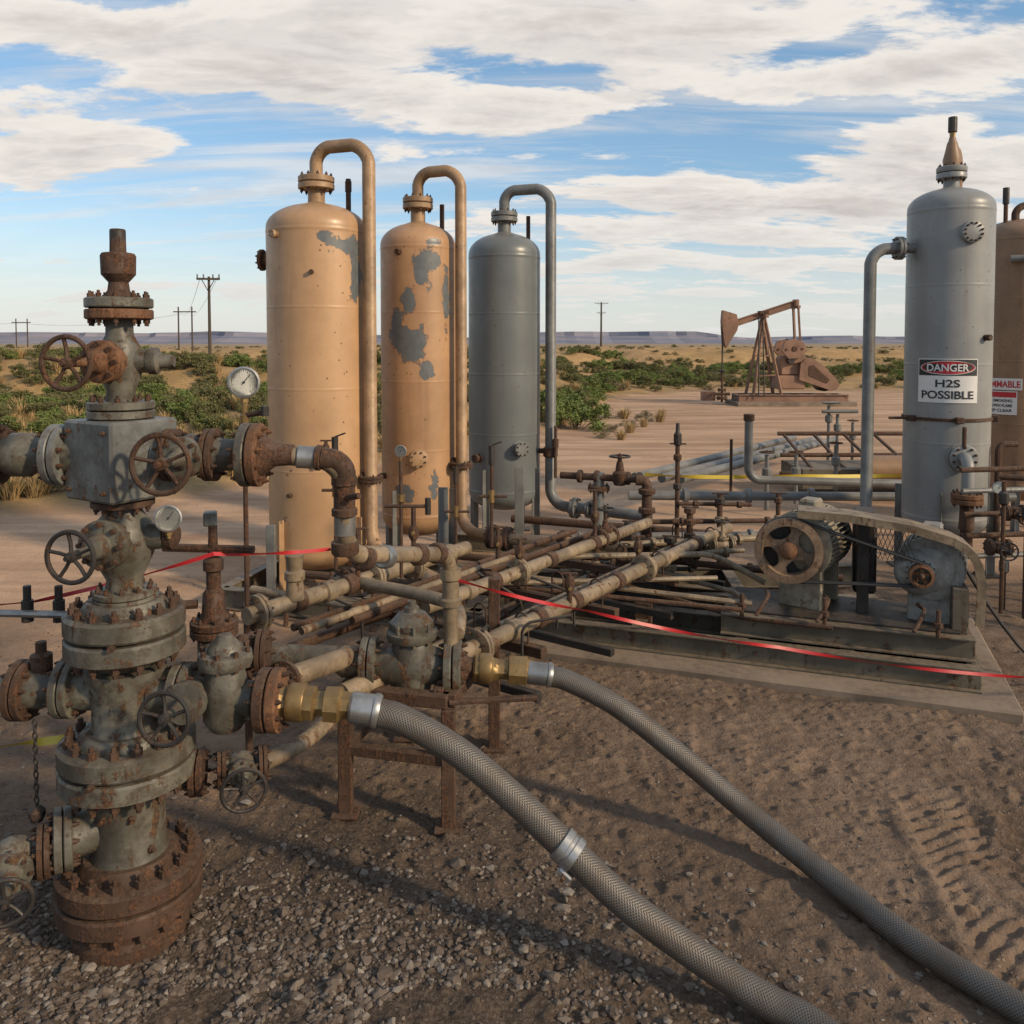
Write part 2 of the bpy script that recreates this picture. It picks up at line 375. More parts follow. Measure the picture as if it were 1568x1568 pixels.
pebm=mth(nt,'MULTIPLY',sstep(nt,vo.outputs['Distance'],.34,.22),sstep(nt,vs_.outputs[0],.65,.72))
pc=mix(nt,vs_.outputs[1],(.08,.06,.045),(.30,.245,.195))
dirt=mix(nt,mth(nt,'MULTIPLY',pebm,.6),dirt,pc)
rd=mix(nt,sstep(nt,noise(nt,mk(nt,'ShaderNodeMapping',{'Vector':o,'Scale':(.35,1.6,1)}).outputs[0],.8,6,.6),.3,.7),(.33,.20,.12),(.58,.385,.25))
rd=mix(nt,mth(nt,'MULTIPLY',sstep(nt,n2,.52,.7),.5),rd,(.28,.17,.105))
wv=noise(nt,mk(nt,'ShaderNodeMapping',{'Vector':o,'Scale':(.12,2.6,1),'Rotation':(0,0,-.25)}).outputs[0],1.0,3,.5)
rd=mix(nt,mth(nt,'MULTIPLY',sstep(nt,wv,.52,.60),.35),rd,(.30,.185,.115))
col=mix(nt,sp.outputs[1],dirt,rd)
vg=mix(nt,sstep(nt,n1,.35,.65),(.36,.22,.095),(.46,.29,.135))
vg=mix(nt,mth(nt,'MULTIPLY',sstep(nt,noise(nt,o,.22,6,.65),.48,.62),.55),vg,(.17,.135,.055))
vg=mix(nt,mth(nt,'MULTIPLY',sstep(nt,n2,.5,.62),.5),vg,(.18,.13,.06))
col=mix(nt,sp.outputs[0],col,vg)
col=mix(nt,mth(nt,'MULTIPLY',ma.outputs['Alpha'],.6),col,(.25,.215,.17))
nt.links.new(col,b.inputs['Base Color']); b.inputs['Roughness'].default_value=.93
b.inputs['Specular IOR Level'].default_value=.2
hh=mth(nt,'MULTIPLY_ADD',n3,.6,mth(nt,'MULTIPLY_ADD',pebm,.5,mth(nt,'MULTIPLY',n2,1.0)))
nt.links.new(mk(nt,'ShaderNodeBump',{'Height':hh,'Strength':.75,'Distance':.025}).outputs[0],b.inputs['Normal'])
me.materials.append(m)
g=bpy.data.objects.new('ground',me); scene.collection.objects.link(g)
# ------------------------------------------------------------------ gravel & stones
ico=bmesh.new(); bmesh.ops.create_icosphere(ico,subdivisions=1,radius=1)
iv=np.array([v.co[:] for v in ico.verts]); itf=np.array([[v.index for v in f.verts] for f in ico.faces]); ico.free()
def stones(name,P,S,mat,flatz=.6):
    n=len(P)
    sc=np.random.uniform(.55,1.25,(n,1,3))*S[:,None,None]; sc[:,:,2]*=flatz
    a=np.random.uniform(0,6.28,n); R=np.zeros((n,3,3)); R[:,0,0]=np.cos(a);R[:,0,1]=-np.sin(a);R[:,1,0]=np.sin(a);R[:,1,1]=np.cos(a);R[:,2,2]=1
    v=(iv[None]+np.random.uniform(-.28,.28,(n,len(iv),3)))*sc
    v=np.einsum('nij,nkj->nki',R,v)+P[:,None,:]
    f=(itf[None]+ (np.arange(n)*len(iv))[:,None,None]).reshape(-1,3)
    me=bpy.data.meshes.new(name); me.from_pydata(v.reshape(-1,3).tolist(),[],f.tolist()); me.materials.append(mat)
    ob=bpy.data.objects.new(name,me); scene.collection.objects.link(ob); return ob
sm,nt,b=newmat('stone')
gi=mk(nt,'ShaderNodeNewGeometry').outputs['Random Per Island']
cr=mk(nt,'ShaderNodeValToRGB',{0:gi}); e=cr.color_ramp.elements
e[0].color=(.05,.037,.029,1); e[1].color=(.31,.275,.235,1); x_=e.new(.35); x_.color=(.105,.080,.062,1); x_=e.new(.75); x_.color=(.17,.135,.105,1)
o=mk(nt,'ShaderNodeTexCoord').outputs['Object']
cc=mix(nt,mth(nt,'MULTIPLY',noise(nt,o,60,3,.7),.7),cr.outputs[0],(.10,.07,.05))
nt.links.new(cc,b.inputs['Base Color']); b.inputs['Roughness'].default_value=.85
N=14000
gx=np.random.normal(-.95,.90,N); gy=np.abs(np.random.normal(0,.65,N))+2.3
mask=fbm(gx/.35,gy/.35,3,5)>.38
gx=gx[mask];gy=gy[mask]
sx=np.random.uniform(-4,5,9000); sy=2.2+np.random.uniform(0,1,9000)**1.3*6
mk2=fbm(sx/.5,sy/.5,3,15)>.47; sx=sx[mk2]; sy=sy[mk2]
S=np.concatenate([np.random.uniform(.005,.017,len(gx))*np.where(np.random.rand(len(gx))<.09,1.7,1),np.random.uniform(.003,.009,len(sx))*np.where(np.random.rand(len(sx))<.05,1.9,1)])
PX=np.concatenate([gx,sx]);PY=np.concatenate([gy,sy]); PZ,_=terrain(PX,PY)
stones('gravel',np.stack([PX,PY,PZ+S*.12],-1),S,sm)
# ------------------------------------------------------------------ vegetation
def leafmat(name,c1,c2,c3):
    m,nt,b=newmat(name)
    gi=mk(nt,'ShaderNodeNewGeometry').outputs['Random Per Island']
    oi=mk(nt,'ShaderNodeObjectInfo').outputs['Random']
    col=mix(nt,gi,c1,c2); col=mix(nt,mth(nt,'MULTIPLY',oi,.75),col,c3)
    nt.links.new(col,b.inputs['Base Color']); b.inputs['Roughness'].default_value=.75
    return m
lg=leafmat('creosote_leaves',(.060,.068,.018),(.145,.145,.042),(.14,.125,.048))
lgb=leafmat('mesquite_leaves',(.075,.115,.018),(.18,.225,.05),(.12,.145,.035))
ld=leafmat('dry_grass_blades',(.32,.21,.09),(.49,.34,.16),(.28,.20,.085))
ls=leafmat('sage_leaves',(.14,.12,.058),(.24,.20,.10),(.19,.145,.07))
lt=flat('twig_bark',(.10,.07,.045),.9)
def bush_mesh(name,mat,nclump,nleaf,L,seed,hz=.8):
    rs=np.random.RandomState(seed)
    vs=[];fs=[];mi=[]
    cl=[]
    for i in range(nclump):
        a=rs.uniform(0,6.28); r=rs.uniform(.0,.62)**.8; z=rs.uniform(.22,1.0)*hz*(1-.45*r*r)
        cl.append((r*math.cos(a),r*math.sin(a),z,rs.uniform(.10,.22)))
    for (x,y,z,r) in cl:
        k=len(vs); p=np.array([x,y,z]); bx=np.array([x*.12,y*.12,0])
        for q in (bx,(bx+p)/2+[0,0,-.06],p):
            w=.012 if q is bx else .006
            vs+= [q+[w,0,0],q+[-w*.5,w,0],q+[-w*.5,-w,0]]
        for j in range(2):
            for i in range(3):
                i2=(i+1)%3; fs.append((k+j*3+i,k+j*3+i2,k+j*3+3+i2,k+j*3+3+i)); mi.append(1)
    per=nleaf//nclump
    for (x,y,z,r) in cl:
        d=rs.normal(0,1,(per,3)); d/=np.linalg.norm(d,axis=1)[:,None]; rad=r*rs.uniform(.3,1.25,(per,1))
        p=np.array([x,y,z])+d*rad*[1,1,.75]; p[:,2]=np.maximum(p[:,2],.02)
        u=rs.normal(0,1,(per,3)); u/=np.linalg.norm(u,axis=1)[:,None]
        t=rs.normal(0,1,(per,3)); t=np.cross(u,t); t/=np.linalg.norm(t,axis=1)[:,None]
        l=L*rs.uniform(.6,1.3,(per,1))
        for i in range(per):
            k=len(vs); vs+=[p[i]-u[i]*l[i]*.5,p[i]+t[i]*l[i]*.25,p[i]+u[i]*l[i]*.5,p[i]-t[i]*l[i]*.25]
            fs.append((k,k+1,k+2,k+3)); mi.append(0)
    me=bpy.data.meshes.new(name); me.from_pydata([tuple(v) for v in vs],[],fs); me.materials.append(mat); me.materials.append(lt)
    me.polygons.foreach_set('material_index',mi); return me
def tuft_mesh(name,n,seed):
    rs=np.random.RandomState(seed); vs=[];fs=[]
    for i in range(n):
        a=rs.uniform(0,6.28); r=rs.uniform(0,.22); b_=np.array([r*math.cos(a),r*math.sin(a),0]); lean=rs.uniform(.1,.75)
        h=rs.uniform(.5,1.0); a2=a+rs.normal(0,.6); tip=b_+np.array([math.cos(a2)*lean*h,math.sin(a2)*lean*h,h*(1-.3*lean)])
        mid=(b_+tip)/2+[0,0,.1*h]; w=np.array([-math.sin(a2),math.cos(a2),0])*.022
        k=len(vs); vs+=[b_-w,b_+w,mid+w*.8,mid-w*.8,tip]; fs+=[(k,k+1,k+2,k+3),(k+3,k+2,k+4)]
    me=bpy.data.meshes.new(name); me.from_pydata([tuple(v) for v in vs],[],fs); me.materials.append(ld); return me
BG=[bush_mesh('creosote_%d'%i,lg,26,2200,.085,i+1) for i in range(3)]
BB=[bush_mesh('mesquite_%d'%i,lgb,30,3600,.075,i+11) for i in range(2)]
BS=[bush_mesh('sage_%d'%i,ls,20,1500,.075,i+21,.65) for i in range(3)]
TU=[tuft_mesh('grass_%d'%i,110,i+31) for i in range(3)]
scrub=empty('desert_scrub'); grassE=empty('dry_grass')
def place(mesh,x,y,s,par,hs=1.0,nm='bush'):
    z=float(terrain(np.array([x]),np.array([y]))[0][0])
    ob=bpy.data.objects.new(nm,mesh); scene.collection.objects.link(ob)
    ob.location=(x,y,z-.03*s); ob.rotation_euler=(0,0,random.uniform(0,6.28)); ob.scale=(s,s*random.uniform(.85,1.15),s*hs); ob.parent=par
for (x,y,s) in [(1.75,22.5,1.15),(1.2,24,1.1),(2.3,25.5,.8),(2.9,31,.8),(.4,25,1.2),(3.4,37,.9),(4.6,41,1.0),(5.8,42,1.0),(6.9,43,.9)]: place(random.choice(BB),x,y,s,scrub,.95)
for (x,y,s) in [(2.6,22,.4),(3.2,23.5,.35),(3.9,25,.45),(2.2,20.5,.35),(4.3,27,.35),(3.0,26,.5)]: place(random.choice(BS),x,y,s,scrub,.7); place(random.choice(TU),x+.4,y-.4,s,grassE,nm='tuft')
for i in range(230):   # dense green belt
    y=random.uniform(17,38); x=random.uniform(-.68,-.12)*y
    if y<float(vb(x))+2.5 or float(fbm(np.array([x/4]),np.array([y/4]),2,33)[0])<.40: continue
    place(random.choice(BG+BB),x,y,random.uniform(.45,.85),scrub,.85)
for i in range(190):
    y=random.uniform(40,60); x=random.uniform(.04,.60)*y
    if y<float(vb(x))+1.5 or float(fbm(np.array([x/5]),np.array([y/5]),2,34)[0])<.40: continue
    place(random.choice(BG+BB),x,y,random.uniform(.5,1.0),scrub,.85)
cnt=0
for i in range(6500):
    y=math.exp(random.uniform(math.log(10),math.log(420))); x=random.uniform(-.80,.80)*y
    d=y-float(vb(x))
    if d<.4: continue
    n=float(fbm(np.array([x/7]),np.array([y/7]),3,77)[0])
    if y<21:
        if n<.33 : continue
        r=random.random()
        if r<.10: place(random.choice(BG),x,y,random.uniform(.35,.6),scrub,.8)
        elif r<.36: place(random.choice(BS),x,y,random.uniform(.25,.55),scrub,.7)
        else: place(random.choice(TU),x,y,random.uniform(.22,.5),grassE,nm='tuft')
    elif y<42:
        if n<.38: continue
        r=random.random()
        if r<.50: place(random.choice(BG+BB[:1]),x,y,random.uniform(.45,.85),scrub,.85)
        elif r<.70: place(random.choice(BS),x,y,random.uniform(.4,.8),scrub,.8)
        else: place(random.choice(TU),x,y,random.uniform(.4,.7),grassE,nm='tuft')
    else:
        if n<.42 or random.random()<.25: continue
        place(random.choice(BG+BS),x,y,random.uniform(.35,.85)*(1 if y<150 else 1.35),scrub,.7)
    cnt+=1
print('plants',cnt)
# ------------------------------------------------------------------ mesas
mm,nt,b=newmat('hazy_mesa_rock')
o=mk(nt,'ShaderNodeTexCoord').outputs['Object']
cc=mix(nt,sstep(nt,noise(nt,mk(nt,'ShaderNodeMapping',{'Vector':o,'Scale':(.004,.004,.15)}).outputs[0],1,6,.6),.35,.65),(.14,.155,.215),(.24,.22,.245))  # bluish air haze of distance painted into the rock colour
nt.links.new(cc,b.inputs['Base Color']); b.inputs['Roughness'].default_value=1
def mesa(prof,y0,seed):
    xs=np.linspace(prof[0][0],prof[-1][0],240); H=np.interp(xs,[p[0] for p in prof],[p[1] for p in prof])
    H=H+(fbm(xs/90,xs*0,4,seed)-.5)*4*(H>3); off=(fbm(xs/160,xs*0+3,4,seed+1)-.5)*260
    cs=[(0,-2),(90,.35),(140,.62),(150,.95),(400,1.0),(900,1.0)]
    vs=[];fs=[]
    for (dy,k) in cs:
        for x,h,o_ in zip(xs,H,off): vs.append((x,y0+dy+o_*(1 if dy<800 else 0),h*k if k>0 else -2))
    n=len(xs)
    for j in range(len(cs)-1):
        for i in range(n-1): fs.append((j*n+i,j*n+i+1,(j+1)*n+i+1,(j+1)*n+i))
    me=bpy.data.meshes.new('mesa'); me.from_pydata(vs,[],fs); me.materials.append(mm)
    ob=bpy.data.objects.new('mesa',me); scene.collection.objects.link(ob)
mesa([(-3400,0),(-2900,30),(-1500,36),(-1150,33),(-900,38),(-700,33),(-350,26),(-200,15),(-50,24),(100,37),(560,40),(640,22),(800,16),(1000,26),(1300,22),(1600,19),(1900,30),(2800,26),(3400,0)],2400,3)
# ------------------------------------------------------------------ utility poles
def pole(x,y,top,arms,r=.14,nm='utility_pole'):
    mb=MB(); z0=float(terrain(np.array([x]),np.array([y]))[0][0])-.4
    mb.cyl((x,y,z0),(x,y,top),r,'wood',12,r*.65)
    for (dz,L) in arms:
        mb.box((x,y-r,top-dz),(L,.1,.12),'wood',ax=(1,.15,0)); 
        for k in (-.46,-.2,.2,.46): mb.lathe((x+k*L,y-r+.15*k*L,top-dz+.05),(0,0,1),[(.03,0),(.06,.06),(.03,.12),(.06,.16),(.02,.24)],'steel',8)
        mb.bar((x,y-r*1.3,top-dz-.7),(x+L*.28,y-r*1.3,top-dz-.05),.04,.04,'dark'); mb.bar((x,y-r*1.3,top-dz-.7),(x-L*.28,y-r*1.3,top-dz-.05),.04,.04,'dark')
    mb.obj(nm); return V((x,y,top))
pole(-17.6,49.5,6.15,[(.15,1.3)],.11)
pole(21.5,205,12.1,[(.3,3.4),(2.6,2.2)],.28)
def hframe(x,y,top,w):
    mb=MB(); z0=-.5
    for sx in (-w/2,w/2): mb.cyl((x+sx,y,z0),(x+sx,y,top),.15,'wood',10,.12)
    mb.box((x,y-.2,top-.9),(w*1.7,.12,.2),'wood')
    mb.obj('utility_pole_h_frame')
hframe(-58,151,8.7,2.4); hframe(-113,196,7.9,2.6)
mb=MB()
for (a,bb) in [((-200,180,8.3),(-113,196,6.8)),((-113,196,6.8),(-58,151,7.6)),((-58,151,7.6),(-17.6,49.5,6.1))]:
    for k in (-.5,.5):
        a_=V(a)+V((k,0,0)); b_=V(bb)+V((k,0,0))
        mb.tube([a_.lerp(b_,t/12)-V((0,0,4*t/12*(1-t/12)*1.2)) for t in range(13)],.012,'dark',4)
mb.obj('power_line')
# ------------------------------------------------------------------ pumpjack
mb=MB(); yc=31.5
def J(px,z,dy=0): return V((px,yc+dy,z))
def slab_(poly,y0,y1,mat='jack'):
    vs=[J(x,z,y0) for x,z in poly]+[J(x,z,y1) for x,z in poly]; n=len(poly)
    mb.add(vs,[tuple(range(n)),tuple(range(n,2*n))[::-1]]+[(i,i+n,(i+1)%n+n,(i+1)%n) for i in range(n)],mat)
mb.ibeam(J(8.25,3.02),J(10.55,3.78),.22,.26,'jack',.03)
slab_([(7.78,3.50),(8.28,3.35),(8.36,3.0),(8.3,2.75),(8.05,2.35),(7.93,2.12),(7.86,2.2),(7.78,2.7),(7.75,3.1)],-.16,.16)
for dy in (-.5,.5):
    mb.bar(J(9.3,3.28,dy*.25),J(8.82,.35,dy),.09,.09,'jack'); mb.bar(J(9.3,3.28,dy*.25),J(9.85,.4,dy),.10,.10,'jack')
    for t in (.25,.5,.75): mb.bar(J(9.3,3.28,dy*.25).lerp(J(8.82,.35,dy),t),J(9.3,3.28,dy*.25).lerp(J(9.85,.4,dy),t),.05,.05,'jack')
    mb.bar(J(10.5,3.62,dy*.55),J(10.62,1.75,dy*.62),.08,.08,'jack')
    mb.bar(J(10.2,1.62,dy*.8),J(10.75,1.75,dy*.8),.1,.2,'jack')
    slab_([(9.85,2.0),(9.95,2.35),(10.3,2.45),(10.65,2.3),(10.75,2.0),(10.5,1.75),(10.1,1.72)],dy*.95-.07,dy*.95+.07)
    mb.cyl(J(10.3,2.08,dy*.95-.1),J(10.3,2.08,dy*.95+.1),.1,'rust',12); mb.cyl(J(10.0,2.05,dy*.95-.09),J(10.0,2.05,dy*.95+.09),.05,'rust',8); mb.cyl(J(10.58,2.08,dy*.95-.09),J(10.58,2.08,dy*.95+.09),.05,'rust',8)
mb.bar(J(9.3,3.28,-.5),J(9.3,3.28,.5),.12,.12,'jack'); mb.bar(J(10.5,3.62,-.4),J(10.5,3.62,.4),.1,.1,'jack'); mb.box(J(9.3,3.42),(.35,.3,.12),'rust')
mb.cyl(J(10.5,3.62),J(10.5,3.9),.12,'jack'); mb.box(J(10.25,1.45),(.8,.6,.75),'jack',bev=.08); mb.cyl(J(10.2,1.65,-.5),J(10.2,1.65,.5),.13,'dark')
slab_([(10.55,1.55),(10.75,1.72),(10.95,1.74),(11.3,1.55),(11.9,.95),(11.98,.78),(11.9,.6),(11.7,.55),(10.5,.95)],-.5,-.32)
slab_([(10.85,1.45),(11.0,1.5),(11.6,.95),(11.5,.82),(10.85,1.1)],-.52,-.50,'rust')
mb.cyl(J(11.55,.78,-.2),J(11.55,.78,.4),.27,'dark'); mb.box(J(10.25,.85),(1.0,.8,.5),'jack',bev=.03)
for x_ in (10.9,11.3,11.75): mb.bar(J(x_,.4,-.42),J(x_,.75,-.42),.06,.06,'jack')
for dy in (-.5,.5): mb.ibeam(J(8.3,.28,dy),J(12.3,.28,dy),.16,.26,'jack',.03)
for x in (8.35,8.8,9.3,9.8,10.3,10.8,11.3,11.8,12.25): mb.ibeam(J(x,.28,-.5),J(x,.28,.5),.14,.22,'jack',.03)
mb.box(J(10.3,.07),(4.3,1.9,.16),'conc')
mb.tube([J(7.8,2.2),J(7.8,1.2)],.03,'dark',6); mb.tube([J(7.8,1.25),J(7.8,.1)],.045,'rust',8); mb.flange(J(7.8,.55),(0,0,1),.16,.08,'rust'); mb.flange(J(7.8,.25),(0,0,1),.2,.1,'rust')
mb.tube([J(7.84,3.3,-.1),J(7.76,2.9,-.1),J(7.80,2.15,-.03)],.014,'dark',6); mb.tube([J(7.84,3.3,.1),J(7.76,2.9,.1),J(7.80,2.15,.03)],.014,'dark',6)
mb.tube([J(7.5,.4),J(8.1,.4)],.06,'rust'); mb.bar(J(7.75,1.25,-.1),J(7.85,1.25,.1),.2,.08,'dark')
mb.tube([J(9.05,3.2,-.3),J(8.95,.4,-.75)],.025,'dark',6); mb.tube([J(9.2,3.2,-.3),J(9.15,.4,-.75)],.025,'dark',6)
for i in range(12): mb.bar(J(9.05-.008*i,3.0-i*.22,-.33-.035*i),J(9.2-.004*i,3.0-i*.22,-.33-.035*i),.02,.02,'dark')
mb.box(J(7.4,.3,.5),(.5,.3,.35),'jack')
mb.obj('pumpjack')
# ------------------------------------------------------------------ vessels
def vessel(x,y,r,zb,zs,za,mat,legs=True):
    mb=MB(); prof=[]
    N=12; hb=min(.22,zb-.06)
    for i in range(N+1):
        a=math.pi/2*i/N; prof.append((max(r*math.sin(a),.002),zb-hb*math.cos(a)))
    prof+= [(r,zb+.012),(r*1.008,zb+.02),(r*1.008,zb+.035),(r,zb+.043),(r,zb+.055),(r,zb+.07)]
    for k in (.25,.5,.75):
        z=zb+(zs-zb)*k; prof+= [(r,z-.02),(r,z-.01),(r*1.003,z-.004),(r*1.003,z+.004),(r,z+.01),(r,z+.02)]
    prof+= [(r,zs-.07),(r,zs-.055),(r*1.006,zs-.047),(r*1.006,zs-.032),(r,zs-.024),(r,zs-.012)]
    for i in range(N+1):
        a=math.pi/2*i/N; prof.append((max(r*math.cos(a),.04),zs+(za-zs)*math.sin(a)))
    mb.lathe((x,y,0),(0,0,1),prof,mat,64)
    if legs:
        lm='greypipe' if mat!='tank1' else 'tanpipe'
        for i in range(4):
            a=math.pi/4+math.pi/2*i+.25; c=V((x+r*.96*math.cos(a),y+r*.96*math.sin(a),0)); t=V((math.cos(a),math.sin(a),0))
            mb.bar(c,c+V((0,0,zb+.3)),.10,.012,lm,up=t); mb.bar(c+t*.04,c+t*.04+V((0,0,zb+.3)),.012,.075,lm,up=t)
            mb.box(c+t*.02+V((0,0,.01)),(.2,.2,.02),'dark')
    return mb
def neck(mb,x,y,za,zf,rf,pm,pr):
    mb.cyl((x,y,za-.05),(x,y,zf),pr*1.25,pm,20)
    mb.fpair((x,y,zf),(0,0,1),rf,.055,pm,10,'rust')
    mb.lathe((x,y,za-.03),(0,0,1),[(pr*2.2,0),(pr*2.1,.02),(pr*1.25,.04)],pm,24)
def goose(mb,x,y,zf,zt,xd,yd,zd,pr,pm,ext=None):
    pts=[(x,y,zf),(x,y,zt),(xd,yd,zt),(xd,yd,zd)]+(ext or [])
    mb.tube(pts,pr,pm,18,fil=.17)
def nozzle(mb,x,y,z,r,ang,rf,L,pm,nb=8):
    d=V((math.sin(ang),-math.cos(ang),0)); c=V((x,y,z))+d*(r-.02)
    mb.cyl(c,c+d*(L+.02),rf*.55,pm,16); mb.lathe(c+d*.015,d,[(rf*1.05,0),(rf*1.0,.012),(rf*.6,.014)],pm,20); mb.flange(c+d*(L+.03),d,rf,.035,pm,nb); return c+d*L
def littlevalve(mb,p,h,mat='rust'):
    p=V(p); mb.cyl(p,p+V((0,0,h)),.016,mat,8); mb.lathe(p+V((0,0,h*.4)),(0,0,1),[(.02,0),(.032,.02),(.032,.07),(.02,.09)],mat,8); mb.bar(p+V((-.05,0,h)),p+V((.05,0,h)),.014,.014,mat); mb.cyl(p+V((0,0,h*.55)),p+V((.0,-.06,h*.55)),.012,'brass',8)
x,y,r=-1.805,7.9,.455
mb=vessel(x,y,r,.42,3.35,3.58,'tank1'); neck(mb,x,y,3.58,3.77,.165,'tanpipe',.062)
goose(mb,x,y,3.82,4.09,-1.29,7.72,.42,.060,'tanpipe',[(-1.0,7.3,.42)])
nozzle(mb,x,y,3.07,r,-math.pi/2-.1,.10,.06,'rustO'); nozzle(mb,x,y,3.26,r,-.66,.035,.02,'tanpipe',6)
for (z,a) in [(2.92,.12),(.95,-.35)]: nozzle(mb,x,y,z,r,a,.020,.012,'rust',4)
mb.cyl((-1.5,7.85,3.42),(-1.5,7.85,3.80),.024,'rust',12); mb.cyl((-1.5,7.85,3.68),(-1.5,7.85,3.78),.03,'rust',8)
mb.fpair((-1.29,7.72,1.06),(0,0,1),.11,.025,'rust',8); mb.bar((-1.29,7.72,1.1),(-1.45,7.8,1.1),.05,.04,'rust')
littlevalve(mb,(-1.62,7.36,1.25),.2); mb.cyl((-1.62,7.5,1.3),(-1.62,7.34,1.3),.016,'rust',8)
mb.obj('pressure_vessel')
x,y,r=-.968,8.8,.385
mb=vessel(x,y,r,.52,3.30,3.53,'tank2'); neck(mb,x,y,3.53,3.73,.155,'tanpipe',.06)
goose(mb,x,y,3.78,4.04,-.515,8.6,.38,.058,'tanpipe',[(-.1,8.3,.38)])
nozzle(mb,x,y,1.15,r,.1,.09,.06,'tanpipe'); nozzle(mb,x,y,3.2,r,-.4,.03,.02,'rust',6); nozzle(mb,x,y,.95,r,-1.0,.03,.02,'rust',6)
mb.cyl((-.72,8.8,3.4),(-.72,8.8,3.72),.024,'rust',12); mb.fpair((-.515,8.6,1.06),(0,0,1),.115,.025,'rust',8)
mb.bar((-.515,8.6,1.1),(-.62,8.7,1.1),.05,.05,'rust')
mb.obj('pressure_vessel')
x,y,r=-.09,10.0,.42
mb=vessel(x,y,r,.55,3.33,3.58,'tank3'); neck(mb,x,y,3.58,3.77,.155,'greypipe',.062)
goose(mb,x,y,3.82,4.07,.446,9.8,.42,.062,'greypipe',[(1.5,9.1,.42)])
nozzle(mb,x,y,1.1,r,.42,.085,.07,'greypipe'); nozzle(mb,x,y,.98,r,-.75,.05,.05,'rust')
mb.cyl((.19,10,3.45),(.19,10,3.78),.024,'rust',12)
mb.tube([(.3,9.9,1.04),(.46,9.8,1.04)],.03,'rust'); mb.lathe((.446,9.8,.98),(0,0,1),[(.075,0),(.085,.01),(.085,.1),(.075,.11)],'rust',16)
mb.cyl((.50,9.7,.75),(.50,9.7,1.35),.018,'rust',8); mb.cyl((.50,9.7,1.1),(.50,9.7,1.2),.035,'rust',8)
mb.obj('pressure_vessel')
x,y,r=4.36,8.5,.396
mb=vessel(x,y,r,.55,3.63,3.83,'tank4'); neck(mb,x,y,3.83,3.98,.14,'tank4',.06)
mb.lathe((x,y,4.03),(0,0,1),[(.075,0),(.085,.08),(.065,.16),(.05,.24),(.035,.27),(.03,.3)],'tank5',18)
mb.cyl((x,y,4.31),(x,y,4.40),.028,'brass',8); mb.cyl((x,y,4.38),(x,y,4.53),.042,'dark',10)
mb.tube([(x+.02,y,4.12),(x+.07,y+.1,4.28),(x+.15,y+.15,4.1),(x+.15,y+.2,3.7)],.048,'tank5',12,fil=.12)
mb.cyl((x-r+.03,y-.05,3.235),(3.86,y-.05,3.235),.05,'greypipe',14); mb.fpair((3.83,y-.05,3.235),(1,0,0),.115,.03,'greypipe',8)
mb.tube([(3.83,y-.05,3.235),(3.55,y-.05,3.22),(3.55,y-.05,.5),(3.4,y-.4,.4)],.058,'greypipe',16,fil=.17)
d_=nozzle(mb,x,y,3.35,r,-.0,.105,.01,'tank4',12); nozzle(mb,x,y,2.35,r,.45,.03,.03,'rust',6)
mb.lathe((x,y,1.54),(0,0,1),[(r,0),(r*1.04,.004),(r*1.04,.03),(r,.034)],'rust',48)
for a in (-1.3,-.2,1.1): 
    dd=V((math.sin(a),-math.cos(a),0)); mb.box(V((x,y,1.557))+dd*(r*1.07),(.07,.07,.06),'rust',ax=dd)
mb.cyl((x-.45,y-.1,1.557),(x-.62,y-.1,1.557),.014,'rust',8)
p=nozzle(mb,x,y,1.2,r,-.12,.13,.05,'tank4',10)
mb.tube([p+V((0,.05,0)),p+V((-.03,-.16,.02)),p+V((-.04,-.17,-.35))],.055,'tank4',14,fil=.13)
mb.cyl(p+V((-.01,-.04,.1)),p+V((-.01,-.04,.3)),.02,'rust',8)
mb.fpair(p+V((-.04,-.17,-.36)),(0,0,1),.14,.045,'rustO',10); mb.lathe(p+V((-.04,-.17,-.65)),(0,0,1),[(.07,0),(.06,.25)],'rust',14)
mb.cyl(p+V((-.04,-.17,-.9)),p+V((-.04,-.17,-.6)),.055,'rust',14)
mb.obj('pressure_vessel')
x5,y5,r5=6.33,10.6,.47
mb=vessel(x5,y5,r5,.55,3.6,3.83,'tank5'); mb.cyl((x5-.27,y5-.1,3.6),(x5-.27,y5-.1,4.15),.025,'rust',10); mb.cyl((x5-.27,y5-.1,4.0),(x5-.27,y5-.1,4.2),.038,'dark',10)
mb.tube([(x5-.15,y5-.1,3.75),(x5-.15,y5-.1,3.98),(x5+.9,y5-.1,3.98),(x5+.9,y5-.1,1)],.045,'rust',12,fil=.1)
mb.tube([(x5-.38,y5-.42,3.3),(x5-.06,y5-.58,3.3),(x5-.06,y5-.58,.4)],.045,'greypipe',12,fil=.12)
mb.obj('pressure_vessel')
def cylmap(x,y,r,z0,a0):
    def f(u,w,off=.008):
        a=a0+u/r; return V((x+(r+off)*math.sin(a),y-(r+off)*math.cos(a),z0+w))
    return f
def plate(mb,mp,u0,u1,w0,w1,off,mat,n=12,th=.002):
    vs=[];fs=[]
    for i in range(n+1):
        u=u0+(u1-u0)*i/n
        for w in (w0,w1): vs.append(mp(u,w,off))
        for w in (w0,w1): vs.append(mp(u,w,off-th))
    for i in range(n):
        k=i*4; fs+=[(k,k+4,k+5,k+1),(k+1,k+5,k+7,k+3),(k+4,k,k+2,k+6),(k+2,k+3,k+7,k+6)]
    fs+=[(0,1,3,2),(n*4,n*4+2,n*4+3,n*4+1)]
    mb.add(vs,fs,mat)
def ell(mb,mp,cu,cw,ru,rw,off,mat,n=32):
    vs=[mp(cu,cw,off)]+[mp(cu+ru*math.cos(2*math.pi*i/n),cw+rw*math.sin(2*math.pi*i/n),off) for i in range(n)]
    mb.add(vs,[(0,1+i,1+(i+1)%n) for i in range(n)],mat)
mb=MB(); mp=cylmap(4.36,8.5,.396,1.935,-.46)
